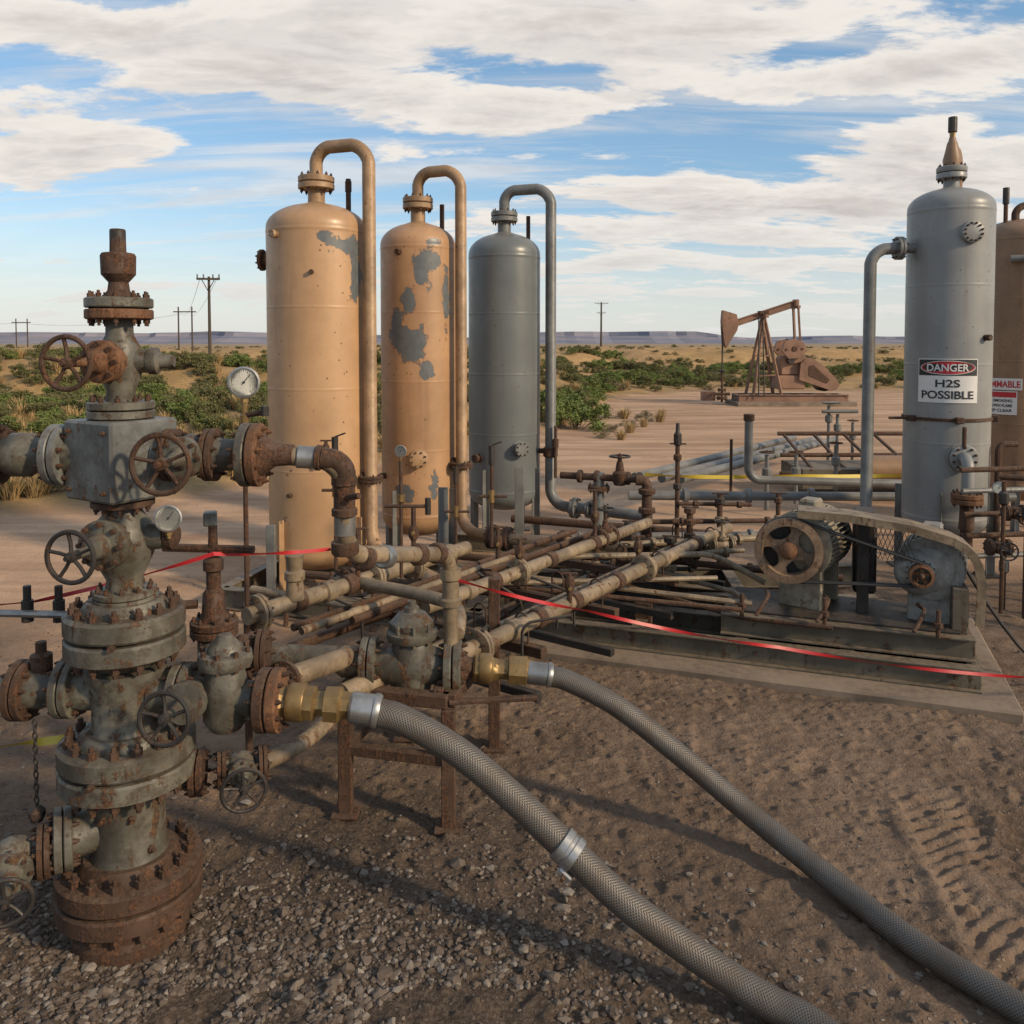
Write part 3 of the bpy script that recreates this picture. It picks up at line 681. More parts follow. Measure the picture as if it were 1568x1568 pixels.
plate(mb,mp,-.27,.27,-.212,.212,.008,'white',th=.006)
plate(mb,mp,-.262,.262,.05,.204,.010,'black',th=.001)
ell(mb,mp,0,.127,.245,.068,.012,'white'); ell(mb,mp,0,.127,.236,.061,.014,'red')
textgeo(mb,'DANGER',.072,lambda u,w:mp(u,w,.0165),'white',0,.127,.36)
textgeo(mb,'H2S',.075,lambda u,w:mp(u,w,.0115),'black',0,-.025,.21)
textgeo(mb,'POSSIBLE',.078,lambda u,w:mp(u,w,.0115),'black',0,-.135,.46)
mb.obj('danger_sign')
mb=MB(); mp=cylmap(x5,y5,r5,1.79,-.98)
plate(mb,mp,-.25,.25,-.06,.08,.008,'white',th=.006); textgeo(mb,'FLAMMABLE',.08,lambda u,w:mp(u,w,.0115),'red',0,.01,.46)
plate(mb,mp,-.2,.2,-.36,-.075,.008,'white',th=.006); plate(mb,mp,-.19,.19,-.15,-.085,.010,'red',th=.001)
for i,tt in enumerate(['NO SMOKING','NO OPEN FLAME','KEEP CLEAR']): textgeo(mb,tt,.035,lambda u,w:mp(u,w,.0115),'black',0,-.19-.06*i,.3)
mb.obj('flammable_sign')
# ------------------------------------------------------------------ wellhead tree
wx,wy=-1.5,3.25
mb=MB(); up=(0,0,1)
def L(z0,prof,mat,seg=36): mb.lathe((wx,wy,z0),up,prof,mat,seg)
def bigflange(zc,r,t,nb,mat='well'):
    mb.fpair((wx,wy,zc),up,r,t,mat,nb,'rust')
    for s_ in (-1,1): mb.lathe((wx,wy,zc+s_*(t*1.07)),(0,0,s_),[(r*.72,-.002),(r*.70,t*.22),(r*.62,t*.5)],mat,32)
L(-.08,[(.215,0),(.215,.12),(.20,.14),(.20,.17)],'rust',36)
bigflange(.20,.268,.075,16,'rust')
L(.28,[(.16,0),(.135,.06),(.132,.25),(.15,.30)],'well')
bigflange(.69,.25,.078,16)
L(.77,[(.16,0),(.128,.05),(.125,.2),(.15,.25),(.15,.28)],'well')
bigflange(1.19,.22,.078,14)
L(1.275,[(.13,0),(.115,.03),(.095,.05)],'well')
mb.fpair((wx,wy,1.325),up,.115,.022,'well',10)
L(1.34,[(.07,0),(.065,.05),(.085,.09),(.115,.16),(.118,.21),(.10,.27),(.07,.31),(.065,.36)],'well',28)
u_,v_,w_=frame((-.15,-1,0))
mb.lathe((wx,wy,1.55),(-.15,-1,0),[(.085,0),(.08,.09),(.095,.10),(.095,.14),(.05,.15),(.04,.2),(.018,.21),(.018,.32)],'well',20)
for i in range(8):
    a=i*math.pi/4; q=V((wx,wy,1.55))+(u_*math.cos(a)+v_*math.sin(a))*.08; mb.lathe(q+w_*.085,w_,[(.011,0),(.011,.075)],'rust',6)
mb.wheel((wx-.045,wy-.31,1.55),(-.15,-1,0),.09,'dark',5)
mb.cyl((wx+.05,wy,1.55),(wx+.17,wy-.01,1.56),.05,'well',18); mb.lathe((wx+.17,wy-.01,1.56),(1,0,0),[(.05,0),(.055,.01),(.055,.03),(.03,.045)],'rust',18)
mb.fpair((wx,wy,1.70),up,.115,.025,'rust',10)
mb.box((wx,wy,1.86),(.29,.29,.30),'wellblk',ax=(.86,-.51,0),bev=.010)
# bolted cap on the block's front face
fd=V((-.51,-.86,0)).normalized(); fc=V((wx,wy,1.86))+fd*.145
for sx_ in (-1,1):
    for sz_ in (-1,1):
        q=fc+V((.86,-.51,0))*(.105*sx_)+V((0,0,.11*sz_)); mb.lathe(q,fd,[(.010,-.002),(.010,.010),(.006,.011),(.006,.018)],'rust',6)
mb.fpair((wx,wy,2.045),up,.122,.03,'well',10); L(2.0,[(.10,0),(.085,.03)],'well')
L(2.07,[(.055,0),(.052,.05),(.075,.10),(.08,.16),(.07,.22),(.05,.26),(.048,.34)],'well',26)
mb.lathe((wx,wy,2.23),(-.15,-1,0),[(.065,0),(.062,.08),(.08,.09),(.08,.13),(.045,.14),(.035,.18),(.016,.19),(.016,.32)],'rustO',20)
for i in range(8):
    a=i*math.pi/4; q=V((wx,wy,2.23))+(u_*math.cos(a)+v_*math.sin(a))*.066; mb.lathe(q+w_*.075,w_,[(.010,0),(.010,.07)],'rust',6)
mb.wheel((wx-.045,wy-.31,2.23),(-.15,-1,0),.092,'rust',5)
mb.lathe((wx,wy,2.23),(1,.1,0),[(.05,0),(.045,.1),(.052,.11),(.052,.14),(.03,.15),(.022,.2)],'well',16)
mb.fpair((wx,wy,2.43),up,.122,.038,'rustO',10,'rust','well')
L(2.47,[(.06,0),(.04,.03),(.036,.06),(.045,.07),(.062,.09),(.064,.16),(.058,.17),(.03,.175),(.028,.26),(.024,.262)],'rust',20)
L(2.64,[(.029,0),(.029,.085),(.02,.09)],'dark',16)
for (z_,a_,R_) in [(1.02,.3,.125),(1.02,-.9,.125),(.50,.5,.132),(.50,-.3,.132),(.36,1.0,.135),(1.19,.2,.215),(.69,-.1,.245)]:
    dd=V((math.sin(a_),-math.cos(a_),0)); mb.lathe(V((wx,wy,z_))+dd*(R_-.01),dd,[(.014,0),(.014,.02),(.009,.021),(.009,.035)],'rust',8)
# left wing
mb.cyl((wx-.14,wy,1.87),(wx-.22,wy,1.87),.075,'well',20); mb.fpair((wx-.235,wy,1.87),(1,0,0),.118,.03,'wellblk',10)
mb.lathe((wx-.26,wy,1.87),(-1,0,0),[(.06,0),(.06,.05),(.085,.09),(.085,.16),(.06,.2),(.06,.24)],'well',20)
mb.fpair((wx-.50,wy,1.87),(1,0,0),.118,.03,'rust',10); mb.cyl((wx-.5,wy,1.87),(wx-1.2,wy,1.85),.055,'well',18); mb.fpair((wx-.95,wy,1.86),(1,0,0),.12,.03,'rust',10)
# right wing
mb.cyl((wx+.13,wy,1.87),(wx+.21,wy,1.87),.075,'wellblk',20)
mb.valve((wx+.27,wy,1.87),(1,0,0),.052,.15,(-.06,-1,.0),.105,'well',wl=.26,fm='rust',nb=8,wmat='rust')
mb.lathe((wx+.36,wy,1.87),(1,0,0),[(.07,0),(.062,.04),(.06,.10),(.075,.11)],'well',20)
mb.fpair((wx+.50,wy,1.87),(1,0,0),.122,.036,'well',10,'rustO','rustO')
mb.lathe((wx+.54,wy,1.87),(1,0,0),[(.085,0),(.06,.03),(.045,.05),(.04,.12)],'rust',20)
# left lower wing
mb.cyl((wx-.1,wy,.96),(wx-.2,wy,.96),.085,'well',20); mb.fpair((wx-.22,wy,.96),(1,0,0),.115,.032,'well',10)
mb.lathe((wx-.25,wy,.96),(-1,0,0),[(.06,0),(.06,.04),(.08,.07),(.08,.13),(.055,.16)],'well',18); mb.fpair((wx-.40,wy,.95),(1,0,0),.115,.03,'rust',10)
mb.lathe((wx-.33,wy,.99),up,[(.04,0),(.04,.1),(.02,.11),(.02,.15)],'rust',12)
mb.cyl((wx-.42,wy,.95),(wx-1.2,wy,.93),.055,'rackpipe',16); mb.fpair((wx-.62,wy,.945),(1,0,0),.10,.03,'rust',10)
for i in range(15):
    zz=.86-.025*i
    c=V((-1.81,3.16,zz)); a=(1,0,0) if i%2 else (0,1,0); u2,v2,w2=frame(a)
    mb.tube([c+u2*(.008*math.cos(t))+v2*(.015*math.sin(t)) if abs(u2.z)<.5 else c+v2*(.008*math.cos(t))+u2*(.015*math.sin(t)) for t in [2*math.pi*k/10 for k in range(10)]],.0032,'dark',5,closed=True)
mb.lathe((-1.81,3.16,.48),up,[(.02,0),(.03,.02),(.03,.04),(.012,.06)],'dark',12)
# right lower wing
mb.cyl((wx+.1,wy,.94),(wx+.2,wy,.94),.085,'well',20); mb.fpair((wx+.22,wy,.94),(1,0,0),.115,.034,'well',10)
mb.lathe((wx+.27,wy,.935),(-.02,-1,.1),[(.07,0),(.065,.08),(.08,.09),(.08,.12),(.03,.13),(.02,.2),(.02,.27)],'well',18)
mb.wheel((wx+.26,wy-.28,.96),(-.1,-1,.1),.092,'dark',5)
mb.cyl((wx+.2,wy,.935),(wx+.5,wy,.915),.068,'well',20)
mb.lathe((wx+.385,wy,.80),up,[(.06,0),(.085,.04),(.09,.16),(.075,.22),(.07,.245),(.10,.25),(.105,.27),(.10,.30),(.07,.305),(.06,.33),(.04,.35),(.025,.37)],'well',24)
for i in range(8):
    a=i*math.pi/4; mb.lathe((wx+.385+.088*math.cos(a),wy+.088*math.sin(a),1.04),up,[(.010,0),(.010,.08)],'rust',6)
mb.fpair((wx+.56,wy,.91),(1,0,0),.122,.042,'rust',10,'rust','rustO')
mb.cyl((wx+.1,wy+.05,.58),(wx+.22,wy+.08,.58),.06,'well',16); mb.fpair((wx+.24,wy+.08,.58),(1,.2,0),.09,.026,'rust',8)
mb.valve((wx+.40,wy+.14,.575),(1,.35,0),.038,.16,(.35,-1,0),.082,'well',wl=.2,fm='rust')
mb.tube([(wx+.48,wy+.17,.575),(wx+.62,wy+.38,.57),(wx+.72,wy+.95,.57)],.035,'rackpipe',14,fil=.1)
# lower left wing
mb.cyl((wx-.1,wy-.05,.43),(wx-.2,wy-.12,.42),.08,'well',18); mb.fpair((wx-.2,wy-.11,.42),(1,.5,0),.115,.03,'well',10)
mb.valve((wx-.34,wy-.2,.40),(1,.5,0),.05,.2,(.45,-1,-.1),.085,'well',wl=.24,fm='rust')
mb.cyl((wx-.43,wy-.25,.40),(wx-1.1,wy-.6,.38),.05,'well',16)
mb.tube([(-1.78,3.4,.3),(-1.78,3.4,.62),(-1.7,3.4,.64)],.014,'dark',8,fil=.03)
mb.gauge((wx+.205,wy-.08,1.64),(.25,-1,.1),.048,(0,0,-1),.03)
mb.cyl((wx+.2,wy-.06,1.58),(wx+.13,wy,1.56),.012,'brass',8)
mb.fpair((-1.28,3.6,1.08),up,.10,.03,'rust',8); mb.lathe((-1.28,3.6,1.1),up,[(.07,0),(.05,.05),(.045,.13),(.03,.15),(.03,.22),(.042,.23),(.042,.27),(.02,.29),(.02,.36)],'rust',16)
mb.tube([(-1.28,3.6,.94),(-1.28,3.6,1.1)],.07,'well',16)
mb.tube([(-1.5,3.62,1.42),(-1.1,3.58,1.42)],.018,'rust',8); mb.cyl((-1.28,3.6,1.4),(-1.28,3.6,1.52),.02,'rust',8); mb.box((-1.29,3.6,1.55),(.055,.055,.06),'wellblk',ax=(1,.3,0))
mb.valve((-1.16,3.62,.96),(1,.1,0),.05,.16,up,0,'rust')
mb.tube([(-1.56,3.55,1.18),(-1.35,3.6,1.18)],.02,'rust',8)
mb.tube([(-3,3.5,1.19),(-1.75,3.42,1.19)],.016,'steel',8)
for xx in (-2.0,-1.87): mb.cyl((xx,3.46,1.15),(xx,3.46,1.24),.024,'dark',8); mb.cyl((xx,3.46,1.24),(xx,3.46,1.3),.016,'dark',8)
mb.obj('wellhead_christmas_tree')
# ------------------------------------------------------------------ flowline
mb=MB()
mb.tube([(-.86,3.25,1.865),(-.65,3.28,1.84),(-.655,3.3,1.47),(-.30,4.1,1.27),(-.30,4.1,.8)],.036,'rackpipe',16,fil=.09)
mb.tube([(-.74,3.265,1.855),(-.65,3.28,1.84),(-.652,3.285,1.74)],.043,'rust',16,fil=.08)
mb.cyl((-.83,3.255,1.862),(-.75,3.27,1.855),.044,'steel',20); mb.lathe((-.76,3.265,1.857),(1,0,-.05),[(.042,0),(.05,.005),(.05,.02),(.04,.025)],'rust',16)
mb.lathe((-.652,3.28,1.78),(0,0,-1),[(.05,0),(.05,.03),(.042,.035),(.042,.12),(.05,.125),(.05,.15),(.04,.155)],'rust',20)
mb.lathe((-.655,3.3,1.62),(0,0,-1),[(.043,0),(.043,.07)],'steel',20); mb.cyl((-.652,3.26,1.7),(-.58,3.2,1.72),.012,'rust',8)
mb.lathe((-.655,3.3,1.52),(0,0,-1),[(.055,0),(.055,.04),(.048,.05)],'rust',12)
d0=V((-.655,3.3,1.45)); d1=V((-.30,4.1,1.28)); dd=(d1-d0).normalized()
for t in (.12,.3,.62,.82): mb.lathe(d0.lerp(d1,t),dd,[(.042,0),(.05,.006),(.05,.045),(.042,.05)],'rust' if t!=.3 else 'steel',14)
mb.lathe((-.30,4.1,1.2),(0,0,-1),[(.052,0),(.052,.05),(.042,.06),(.042,.14),(.055,.15),(.055,.18)],'rackpipe',14)
mb.obj('flowline_pipe')
# ------------------------------------------------------------------ manifold header
mb=MB()
hy=4.1; hz=.76
mb.cyl((-1.27,hy-.02,hz+.02),(-.86,hy,hz),.055,'well',20); mb.flange((-1.27,hy-.02,hz+.02),(1,0,0),.11,.03,'rust',8)
mb.lathe((-.86,hy,hz-.02),(1,.0,-.04),[(.055,0),(.075,.03),(.078,.1),(.06,.14)],'rackpipe',20)
mb.fpair((-.70,hy,.73),(1,0,0),.125,.036,'well',10)
mb.lathe((-.67,hy,.72),(1,0,0),[(.07,0),(.085,.05),(.10,.12),(.105,.18),(.10,.24),(.085,.31),(.07,.34)],'well',24)
mb.lathe((-.49,hy,.72),up,[(.09,-.12),(.10,-.05),(.10,.1),(.085,.13),(.118,.135),(.125,.15),(.125,.175),(.115,.18),(.1,.185),(.105,.20),(.105,.22),(.085,.24),(.07,.26),(.04,.27),(.035,.29),(.022,.30),(.02,.32)],'well',24)
for i in range(8):
    a=i*math.pi/4+.2; mb.lathe((-.49+.102*math.cos(a),hy+.102*math.sin(a),.84),up,[(.013,0),(.013,.10)],'well',6)
mb.fpair((-.29,hy,.71),(1,0,0),.13,.04,'well',10,'rust'); mb.lathe((-.25,hy,.71),(1,0,0),[(.085,0),(.05,.04),(.045,.08)],'rust',18)
mb.lathe((-.19,hy,.705),(1,0,-.05),[(.06,0),(.068,.01),(.068,.09),(.058,.1),(.05,.13),(.05,.17),(.07,.175),(.072,.26),(.058,.27),(.05,.3)],'brass',8)
mb.lathe((-.16,hy,.705),(1,0,-.05),[(.07,0),(.074,.01),(.074,.05),(.07,.06)],'brass',24)
mb.lathe((.07,hy-.01,.69),(1,0,-.12),[(.048,0),(.055,.01),(.055,.1),(.06,.105),(.06,.12),(.053,.13)],'steel',24)
mb.tube([(-1.03,3.52,.86),(-.97,3.65,.84),(-.80,4.05,.78)],.048,'rackpipe',18)
mb.flange((-.985,3.6,.845),(.35,.9,-.1),.085,.025,'rust',8)
mb.lathe((-.90,3.25,.905),(1,0,-.06),[(.07,0),(.055,.02),(.055,.05),(.068,.055),(.068,.13),(.05,.14),(.05,.17),(.07,.175),(.072,.23),(.055,.24),(.05,.29)],'brass',8)
mb.lathe((-.87,3.25,.903),(1,0,-.06),[(.07,0),(.073,.01),(.073,.06),(.07,.065)],'brass',24)
mb.lathe((-.63,3.245,.885),(1,0,-.14),[(.052,0),(.060,.01),(.060,.09),(.065,.095),(.065,.11),(.058,.12)],'steel',24)
mb.obj('valve_manifold')
# ------------------------------------------------------------------ pipe rack
D=V((.583,.813,0)); NN=V((.813,-.583,0))
mb=MB()
def run(x,y,z,L0,L1,r,mat,fl=(),coup=()):
    o=V((x,y,z)); mb.tube([o+D*L0,o+D*L1],r,mat,16)
    for t in fl: mb.fpair(o+D*t,D,r*2.1,.022,mat,8)
    for t in coup: mb.lathe(o+D*(t-.04),D,[(r*1.05,0),(r*1.3,.008),(r*1.3,.072),(r*1.05,.08)],random.choice([mat,'rust']),14)
run(-1.33,4.33,.9,-.05,1.75,.046,'rackpipe',(.02,.85,1.2),(.28,.5,.66,1.55))
run(-1.12,4.45,.77,0,1.9,.022,'rackpipe',(),(.4,1.2))
run(-.17,4.43,.70,-.35,3.5,.046,'rackpipe',(-.02,1.9),(.3,.55,.95,1.5,2.2,2.8))
run(-.32,5.0,.80,-.3,2.5,.042,'rackpipe',(.62,),(.1,.35,1.0,1.6))
run(-.55,5.2,.74,-.6,2.4,.024,'rust',(),(.3,1.1)); run(-.75,5.3,.72,-.8,2.2,.022,'rust',(),(.6,)); run(-.1,4.95,.62,-.2,2.6,.022,'rackpipe')
run(.2,5.1,.6,-.1,2.4,.018,'rust'); run(-.5,4.3,.66,-.5,.35,.05,'rackpipe',(-.1,.3)); run(-.9,5.2,.58,-.6,2.0,.03,'rust',(),(.4,1.2)); run(-1.3,5.0,.5,-.3,1.8,.02,'dark'); run(-.35,5.3,.5,-.5,2,.014,'dark')
for t in (.15,1.0,1.9,2.9):
    o=V((-.15,4.75,0))+D*t
    mb.bar(o-NN*.95+V((0,0,.56)),o+NN*.30+V((0,0,.56)),.06,.06,'rust'); mb.bar(o-NN*.95+V((0,0,.3)),o+NN*.27+V((0,0,.3)),.05,.05,'dark')
    for k in (-.9,-.3,.25): mb.bar(o+NN*k,o+NN*k+V((0,0,.53)),.055,.055,'rust')
    for k in (-.5,-.2,.1): mb.tube([o+NN*k+V((0,0,.58)),o+NN*k+V((0,0,.76)),o+NN*(k+.09)+V((0,0,.76)),o+NN*(k+.09)+V((0,0,.58))],.006,'rust',6,fil=.04)
mb.lathe((-1.17,4.52,.92),up,[(.05,0),(.045,.1),(.055,.11),(.055,.15),(.04,.16),(.045,.20),(.05,.24),(.02,.26)],'rackpipe',16)
for (x_,y_,z_,h_) in [(-.9,4.9,.92,.3),(-.62,5.3,.92,.35),(.05,5.5,.8,.22),(.62,6.3,.8,.4),(.35,5.1,.72,.18),(.9,6.0,.72,.2),(-.1,5.9,.76,.25)]: littlevalve(mb,(x_,y_,z_),h_)
mb.tube([(-1.05,5.0,.9),(-.55,4.7,.9),(-.36,4.55,.9)],.036,'rackpipe',14); mb.tube([(-.36,4.55,.9),(-.27,4.4,.9),(-.27,4.15,.86)],.036,'rackpipe',12,fil=.08)
mb.tube([(.25,6.1,.75),(1.55,6.45,.68),(1.9,6.3,.5)],.022,'rackpipe',10,fil=.1)
mb.tube([(-1.29,7.72,.44),(-1.05,7.35,.42),(-.5,6.5,.42),(.1,6.9,.42)],.055,'tanpipe',14,fil=.12)
mb.tube([(-.2,5.85,.62),(1.6,5.85,.44)],.016,'rust',8); mb.tube([(.1,6.1,.6),(1.7,5.95,.45)],.02,'rackpipe',8); mb.tube([(-.5,5.7,.66),(1.5,6.15,.58)],.018,'rackpipe',8)
mb.valve((.72,6.5,.80),tuple(D),.04,.16,up,.07,'rust',wl=.22); mb.valve((-.95,5.0,.9),tuple(D),.04,.12,up,0,'rust')
for i in range(8):
    o=V((-1.0,5.0,.5))+D*random.uniform(0,2.2)+NN*random.uniform(0,1.1); mb.tube([o,o+V((0,0,random.uniform(.15,.35))),o+V((random.uniform(-.3,.3),random.uniform(-.2,.2),random.uniform(.2,.35)))],.009,'dark',6,fil=.05)
mb.obj('pipe_rack')
mb=MB()
mb.tube([(-.35,8.45,.38),(0.0,8.22,.38),(.9,8.0,.38),(1.2,7.7,.38)],.055,'tanpipe',14,fil=.1)
for xx,yy in ((-.2,8.35),(-.05,8.25),(.5,8.1)): mb.fpair((xx,yy,.38),(1,-.4,0),.12,.03,'rust',8)
mb.tube([(.6,9.7,.42),(1.5,9.1,.42)],.06,'greypipe',14); mb.fpair((.72,9.6,.42),(1,-.6,0),.12,.03,'greypipe',8); mb.valve((.95,9.45,.42),(1,-.66,0),.05,.18,up,.07,'greypipe',wl=.24)
mb.tube([(.0,9.6,.3),(2.6,8.6,.3)],.045,'rust',12); mb.tube([(-.8,8.2,.25),(1.6,7.3,.25)],.035,'rust',10)
mb.tube([(-1.9,7.3,.3),(.0,6.7,.3)],.035,'rust',10); mb.tube([(-2.2,7.1,.22),(-.8,6.4,.22)],.03,'rackpipe',10)
for (a_,b_) in [((-2.5,7.25,.1),(-.2,6.6,.1)),((-2.4,8.5,.1),(1.2,7.6,.1)),((-2.5,7.25,.1),(-2.2,8.6,.1)),((-1.2,6.9,.1),(-.7,8.4,.1)),((-.3,6.6,.1),(.3,8.0,.1)),((-.8,9.4,.1),(1.6,8.7,.1)),((.4,7.0,.1),(1.7,6.7,.1))]: mb.ibeam(a_,b_,.1,.18,'beam')
for i in range(7):
    xx=-2.2+i*.36; mb.cyl((xx,7.0-.2*random.random()-.15*i*.3,0),(xx,7.0-.15*i*.3,.35+random.random()*.3),.02,'rust',8)
mb.obj('vessel_skid_piping')
# central valve cluster
mb=MB()
Yc=7.5
mb.tube([(.45,Yc+.3,1.08),(1.2,Yc,1.08)],.032,'rust',12)
for xx in (.6,.75,1.02,1.12): mb.lathe((xx,Yc+.24-.3*(xx-.6),1.08),(1,-.4,0),[(.045,0),(.06,.01),(.06,.04),(.045,.05)],'rust',12)
mb.lathe((.97,Yc+.1,1.02),up,[(.05,0),(.065,.03),(.065,.11),(.04,.13),(.03,.2),(.02,.22),(.02,.28)],'rust',14); mb.wheel((.97,Yc+.1,1.28),up,.09,'dark',5)
mb.tube([(.79,Yc+.18,1.12),(.79,Yc+.18,.5)],.05,'greypipe',14); mb.fpair((.79,Yc+.18,.98),up,.10,.02,'rust',8)
mb.tube([(1.1,Yc,1.08),(1.2,Yc,1.08),(1.2,Yc,.25)],.045,'rust',14,fil=.08)
for zz in (.45,.62,.78,.95): mb.lathe((1.2,Yc,zz),up,[(.05,0),(.075,.01),(.075,.05),(.05,.06)],'rust',14)
for (xx,yy,z0,z1,rr) in [(1.45,7.4,.4,1.42,.02),(1.52,7.2,.5,.9,.028),(1.8,7.3,.35,1.0,.024),(1.0,7.1,.4,.8,.03),(.7,7.0,.3,.72,.02),(2.4,7.6,.3,.95,.02),(1.3,6.9,.3,.72,.03)]:
    mb.cyl((xx,yy,z0),(xx,yy,z1),rr,'rust',10)
    for k in (.3,.6,.85): 
        zz=z0+(z1-z0)*k; mb.lathe((xx,yy,zz),up,[(rr*1.1,0),(rr*1.8,.01),(rr*1.8,.05),(rr*1.1,.06)],random.choice(['rust','dark','rackpipe']),8)
    mb.bar((xx-.07,yy,z1),(xx+.07,yy-.03,z1),.014,.014,'rust')
mb.lathe((1.45,7.4,1.4),up,[(.02,0),(.035,.01),(.035,.1),(.02,.12),(.015,.2)],'dark',10)
for (a_,b_,rr,mm_) in [((.9,7.0,.62),(2.2,7.35,.6),.03,'rackpipe'),((1.2,7.3,.75),(2.5,7.5,.72),.022,'rust'),((.6,7.6,.55),(2.6,7.9,.5),.035,'greypipe'),((1.2,7.0,.5),(2.6,6.6,.45),.028,'rust'),((1.45,7.35,.9),(2.1,7.4,.88),.018,'rust'),((.2,7.2,.5),(1.5,6.9,.5),.03,'rust'),((1.7,6.9,.56),(1.9,7.6,.56),.03,'rackpipe'),((.4,7.0,.4),(2.6,7.3,.36),.02,'dark'),((1.0,6.6,.62),(1.9,6.9,.6),.022,'rackpipe')]:
    mb.tube([a_,b_],rr,mm_,12)
    A_=V(a_);B_=V(b_); 
    for t in (.2,.5,.8): mb.lathe(A_.lerp(B_,t),B_-A_,[(rr*1.05,0),(rr*1.7,.008),(rr*1.7,.04),(rr*1.05,.05)],mm_,10)
mb.valve((1.75,7.0,.62),(1,.2,0),.035,.16,up,.06,'rackpipe',wl=.2); mb.valve((2.3,7.05,.5),(1,-.3,0),.035,.16,up,.06,'rackpipe',wl=.2); mb.valve((.9,6.75,.5),(1,-.2,0),.035,.16,up,.05,'rust',wl=.18); mb.valve((1.4,6.75,.62),(1,.3,0),.035,.16,(0,-1,0),.05,'rust',wl=.16)
mb.wheel((.85,8.0,.72),up,.08,'dark',5,stem=.2)
for (xx,yy) in [(.8,6.9),(1.4,7.2),(2.0,7.1),(2.5,7.4),(1.2,8.0)]: mb.bar((xx,yy,0),(xx,yy,.5),.06,.06,'rust')
for (a_,b_) in [((.3,7.0,.12),(3.0,6.9,.12)),((.5,7.8,.12),(3.2,7.9,.12)),((.5,6.8,.12),(.7,8.0,.12)),((1.9,6.8,.12),(2.0,8.0,.12))]: mb.ibeam(a_,b_,.1,.2,'beam')
mb.obj('valve_cluster')
# background piping right
mb=MB()
mb.tube([(1.3,9.4,.6),(5.6,9.4,.58)],.05,'greypipe',14)
for xx in (1.9,2.6,3.3,5.0): mb.lathe((xx,9.4,.6),(1,0,0),[(.05,0),(.085,.01),(.085,.06),(.05,.07)],'greypipe',14); mb.bar((xx+.1,9.4,0),(xx+.1,9.4,.54),.06,.06,'rust')
for k in (0,.35,.6): mb.tube([(1.6+k,11.0,.55-.04*k),(5.2+k*1.3,15.6,.55-.04*k)],.06,'greypipe',12)
mb.tube([(2.8,10.0,1.4),(2.8,10.0,.68),(5.0,10.0,.62)],.05,'greypipe',14,fil=.12); mb.cyl((2.8,10,1.38),(2.8,10,1.46),.065,'rust',12)
mb.tube([(2.62,10.1,1.15),(2.62,10.1,.5)],.018,'rust',8)
for z_,x0,x1,yy in [(.80,4.4,7.4,14),(.55,4.2,7.4,13.2),(.35,4.0,7,12.6)]: mb.tube([(x0,yy,z_),(x1,yy,z_)],.035,'rust',10)
for i in range(7): mb.bar((4.5+i*.5,14,0),(4.5+i*.5,14,.8),.05,.05,'rust'); mb.bar((4.5+i*.5,14,.78),(4.5+i*.5,12.6,.4),.04,.04,'rust')
mb.box((5.6,13.0,.28),(2.6,1.0,.3),'beam'); mb.cyl((5.2,12.4,.45),(6.2,12.4,.45),.2,'tank5',20)
for (xx,yy,z1) in [(5.35,14.3,1.25),(5.5,14.3,1.1),(5.8,14.4,.95),(3.7,11,.85),(4.6,12,.85),(3.2,10.6,.9)]:
    mb.cyl((xx,yy,.2),(xx,yy,z1),.028,'greypipe',8); mb.wheel((xx,yy,z1+.03),up,.09,'rust',4); mb.lathe((xx,yy,z1-.3),up,[(.03,0),(.06,.02),(.06,.12),(.03,.14)],'greypipe',10)
mb.tube([(5.2,14.2,1.15),(5.8,14.2,1.15)],.03,'greypipe'); mb.tube([(5.2,14.2,1.3),(5.5,14.2,1.3)],.02,'greypipe')
for i in range(15):
    xx=3.95+i*.075+random.uniform(0,.05); yy=6.9+random.uniform(-.5,.6); z1=random.uniform(.5,1.2)
    mb.cyl((xx,yy,0.05),(xx,yy,z1),.018,'rust',8); mb.lathe((xx,yy,z1-.2),up,[(.02,0),(.04,.02),(.04,.1),(.02,.12)],random.choice(['rust','dark','greypipe']),8)
for zz in (.45,.62,.8,1.0,1.18): mb.tube([(3.95,7.2+zz*.2,zz),(5.9,7.4+zz*.2,zz+.02)],.024,random.choice(['rust','greypipe']),10)
mb.valve((4.3,7.2,.85),(1,0,0),.035,.15,(0,-1,0),.07,'rust',wl=.16); mb.valve((4.05,7.0,.6),(1,0,0),.035,.15,(0,-1,0),.07,'rust',wl=.16); mb.gauge((4.1,7.1,1.08),(-.4,-1,0),.05)
mb.tube([(4.9,8.2,1.32),(4.72,8.2,1.32),(4.72,8.2,.3)],.03,'rust',10,fil=.06); mb.tube([(4.72,8.2,1.0),(4.95,8.1,1.0),(5.6,8.1,1.0)],.03,'rust',10,fil=.06)
mb.tube([(3.1,6.3,.9),(3.2,6.0,.75),(3.3,5.75,.45),(3.45,5.6,.2),(3.7,5.5,.02)],.012,'dark',8,fil=.1)
mb.obj('background_pipework')
# ------------------------------------------------------------------ pump skid
pu=V((.94,-.342,0)); pw=V((.342,.94,0)); O=V((.2,6.4,0))
def S_(a,bq,z): return O+pu*a+pw*bq+V((0,0,z))
mb=MB(); mb.box(S_(1.45,.75,.012),(3.5,2.05,.09),'conc',ax=pu,bev=.015); slab=mb.obj('concrete_slab')
mb=MB()
z0=.058
for bq in (0,.55,1.25): mb.ibeam(S_(0,bq,z0+.075),S_(3.0,bq,z0+.075),.10,.15,'beam')
for a_ in (.03,.75,1.5,2.2,2.97): mb.ibeam(S_(a_,.05,z0+.08),S_(a_,1.2,z0+.08),.09,.13,'beam')
for bq in (.12,.75): mb.ibeam(S_(1.35,bq,z0+.23),S_(2.98,bq,z0+.23),.10,.15,'beam')
for a_ in (1.4,1.95,2.45,2.93): mb.ibeam(S_(a_,.16,z0+.23),S_(a_,.72,z0+.23),.09,.13,'beam')
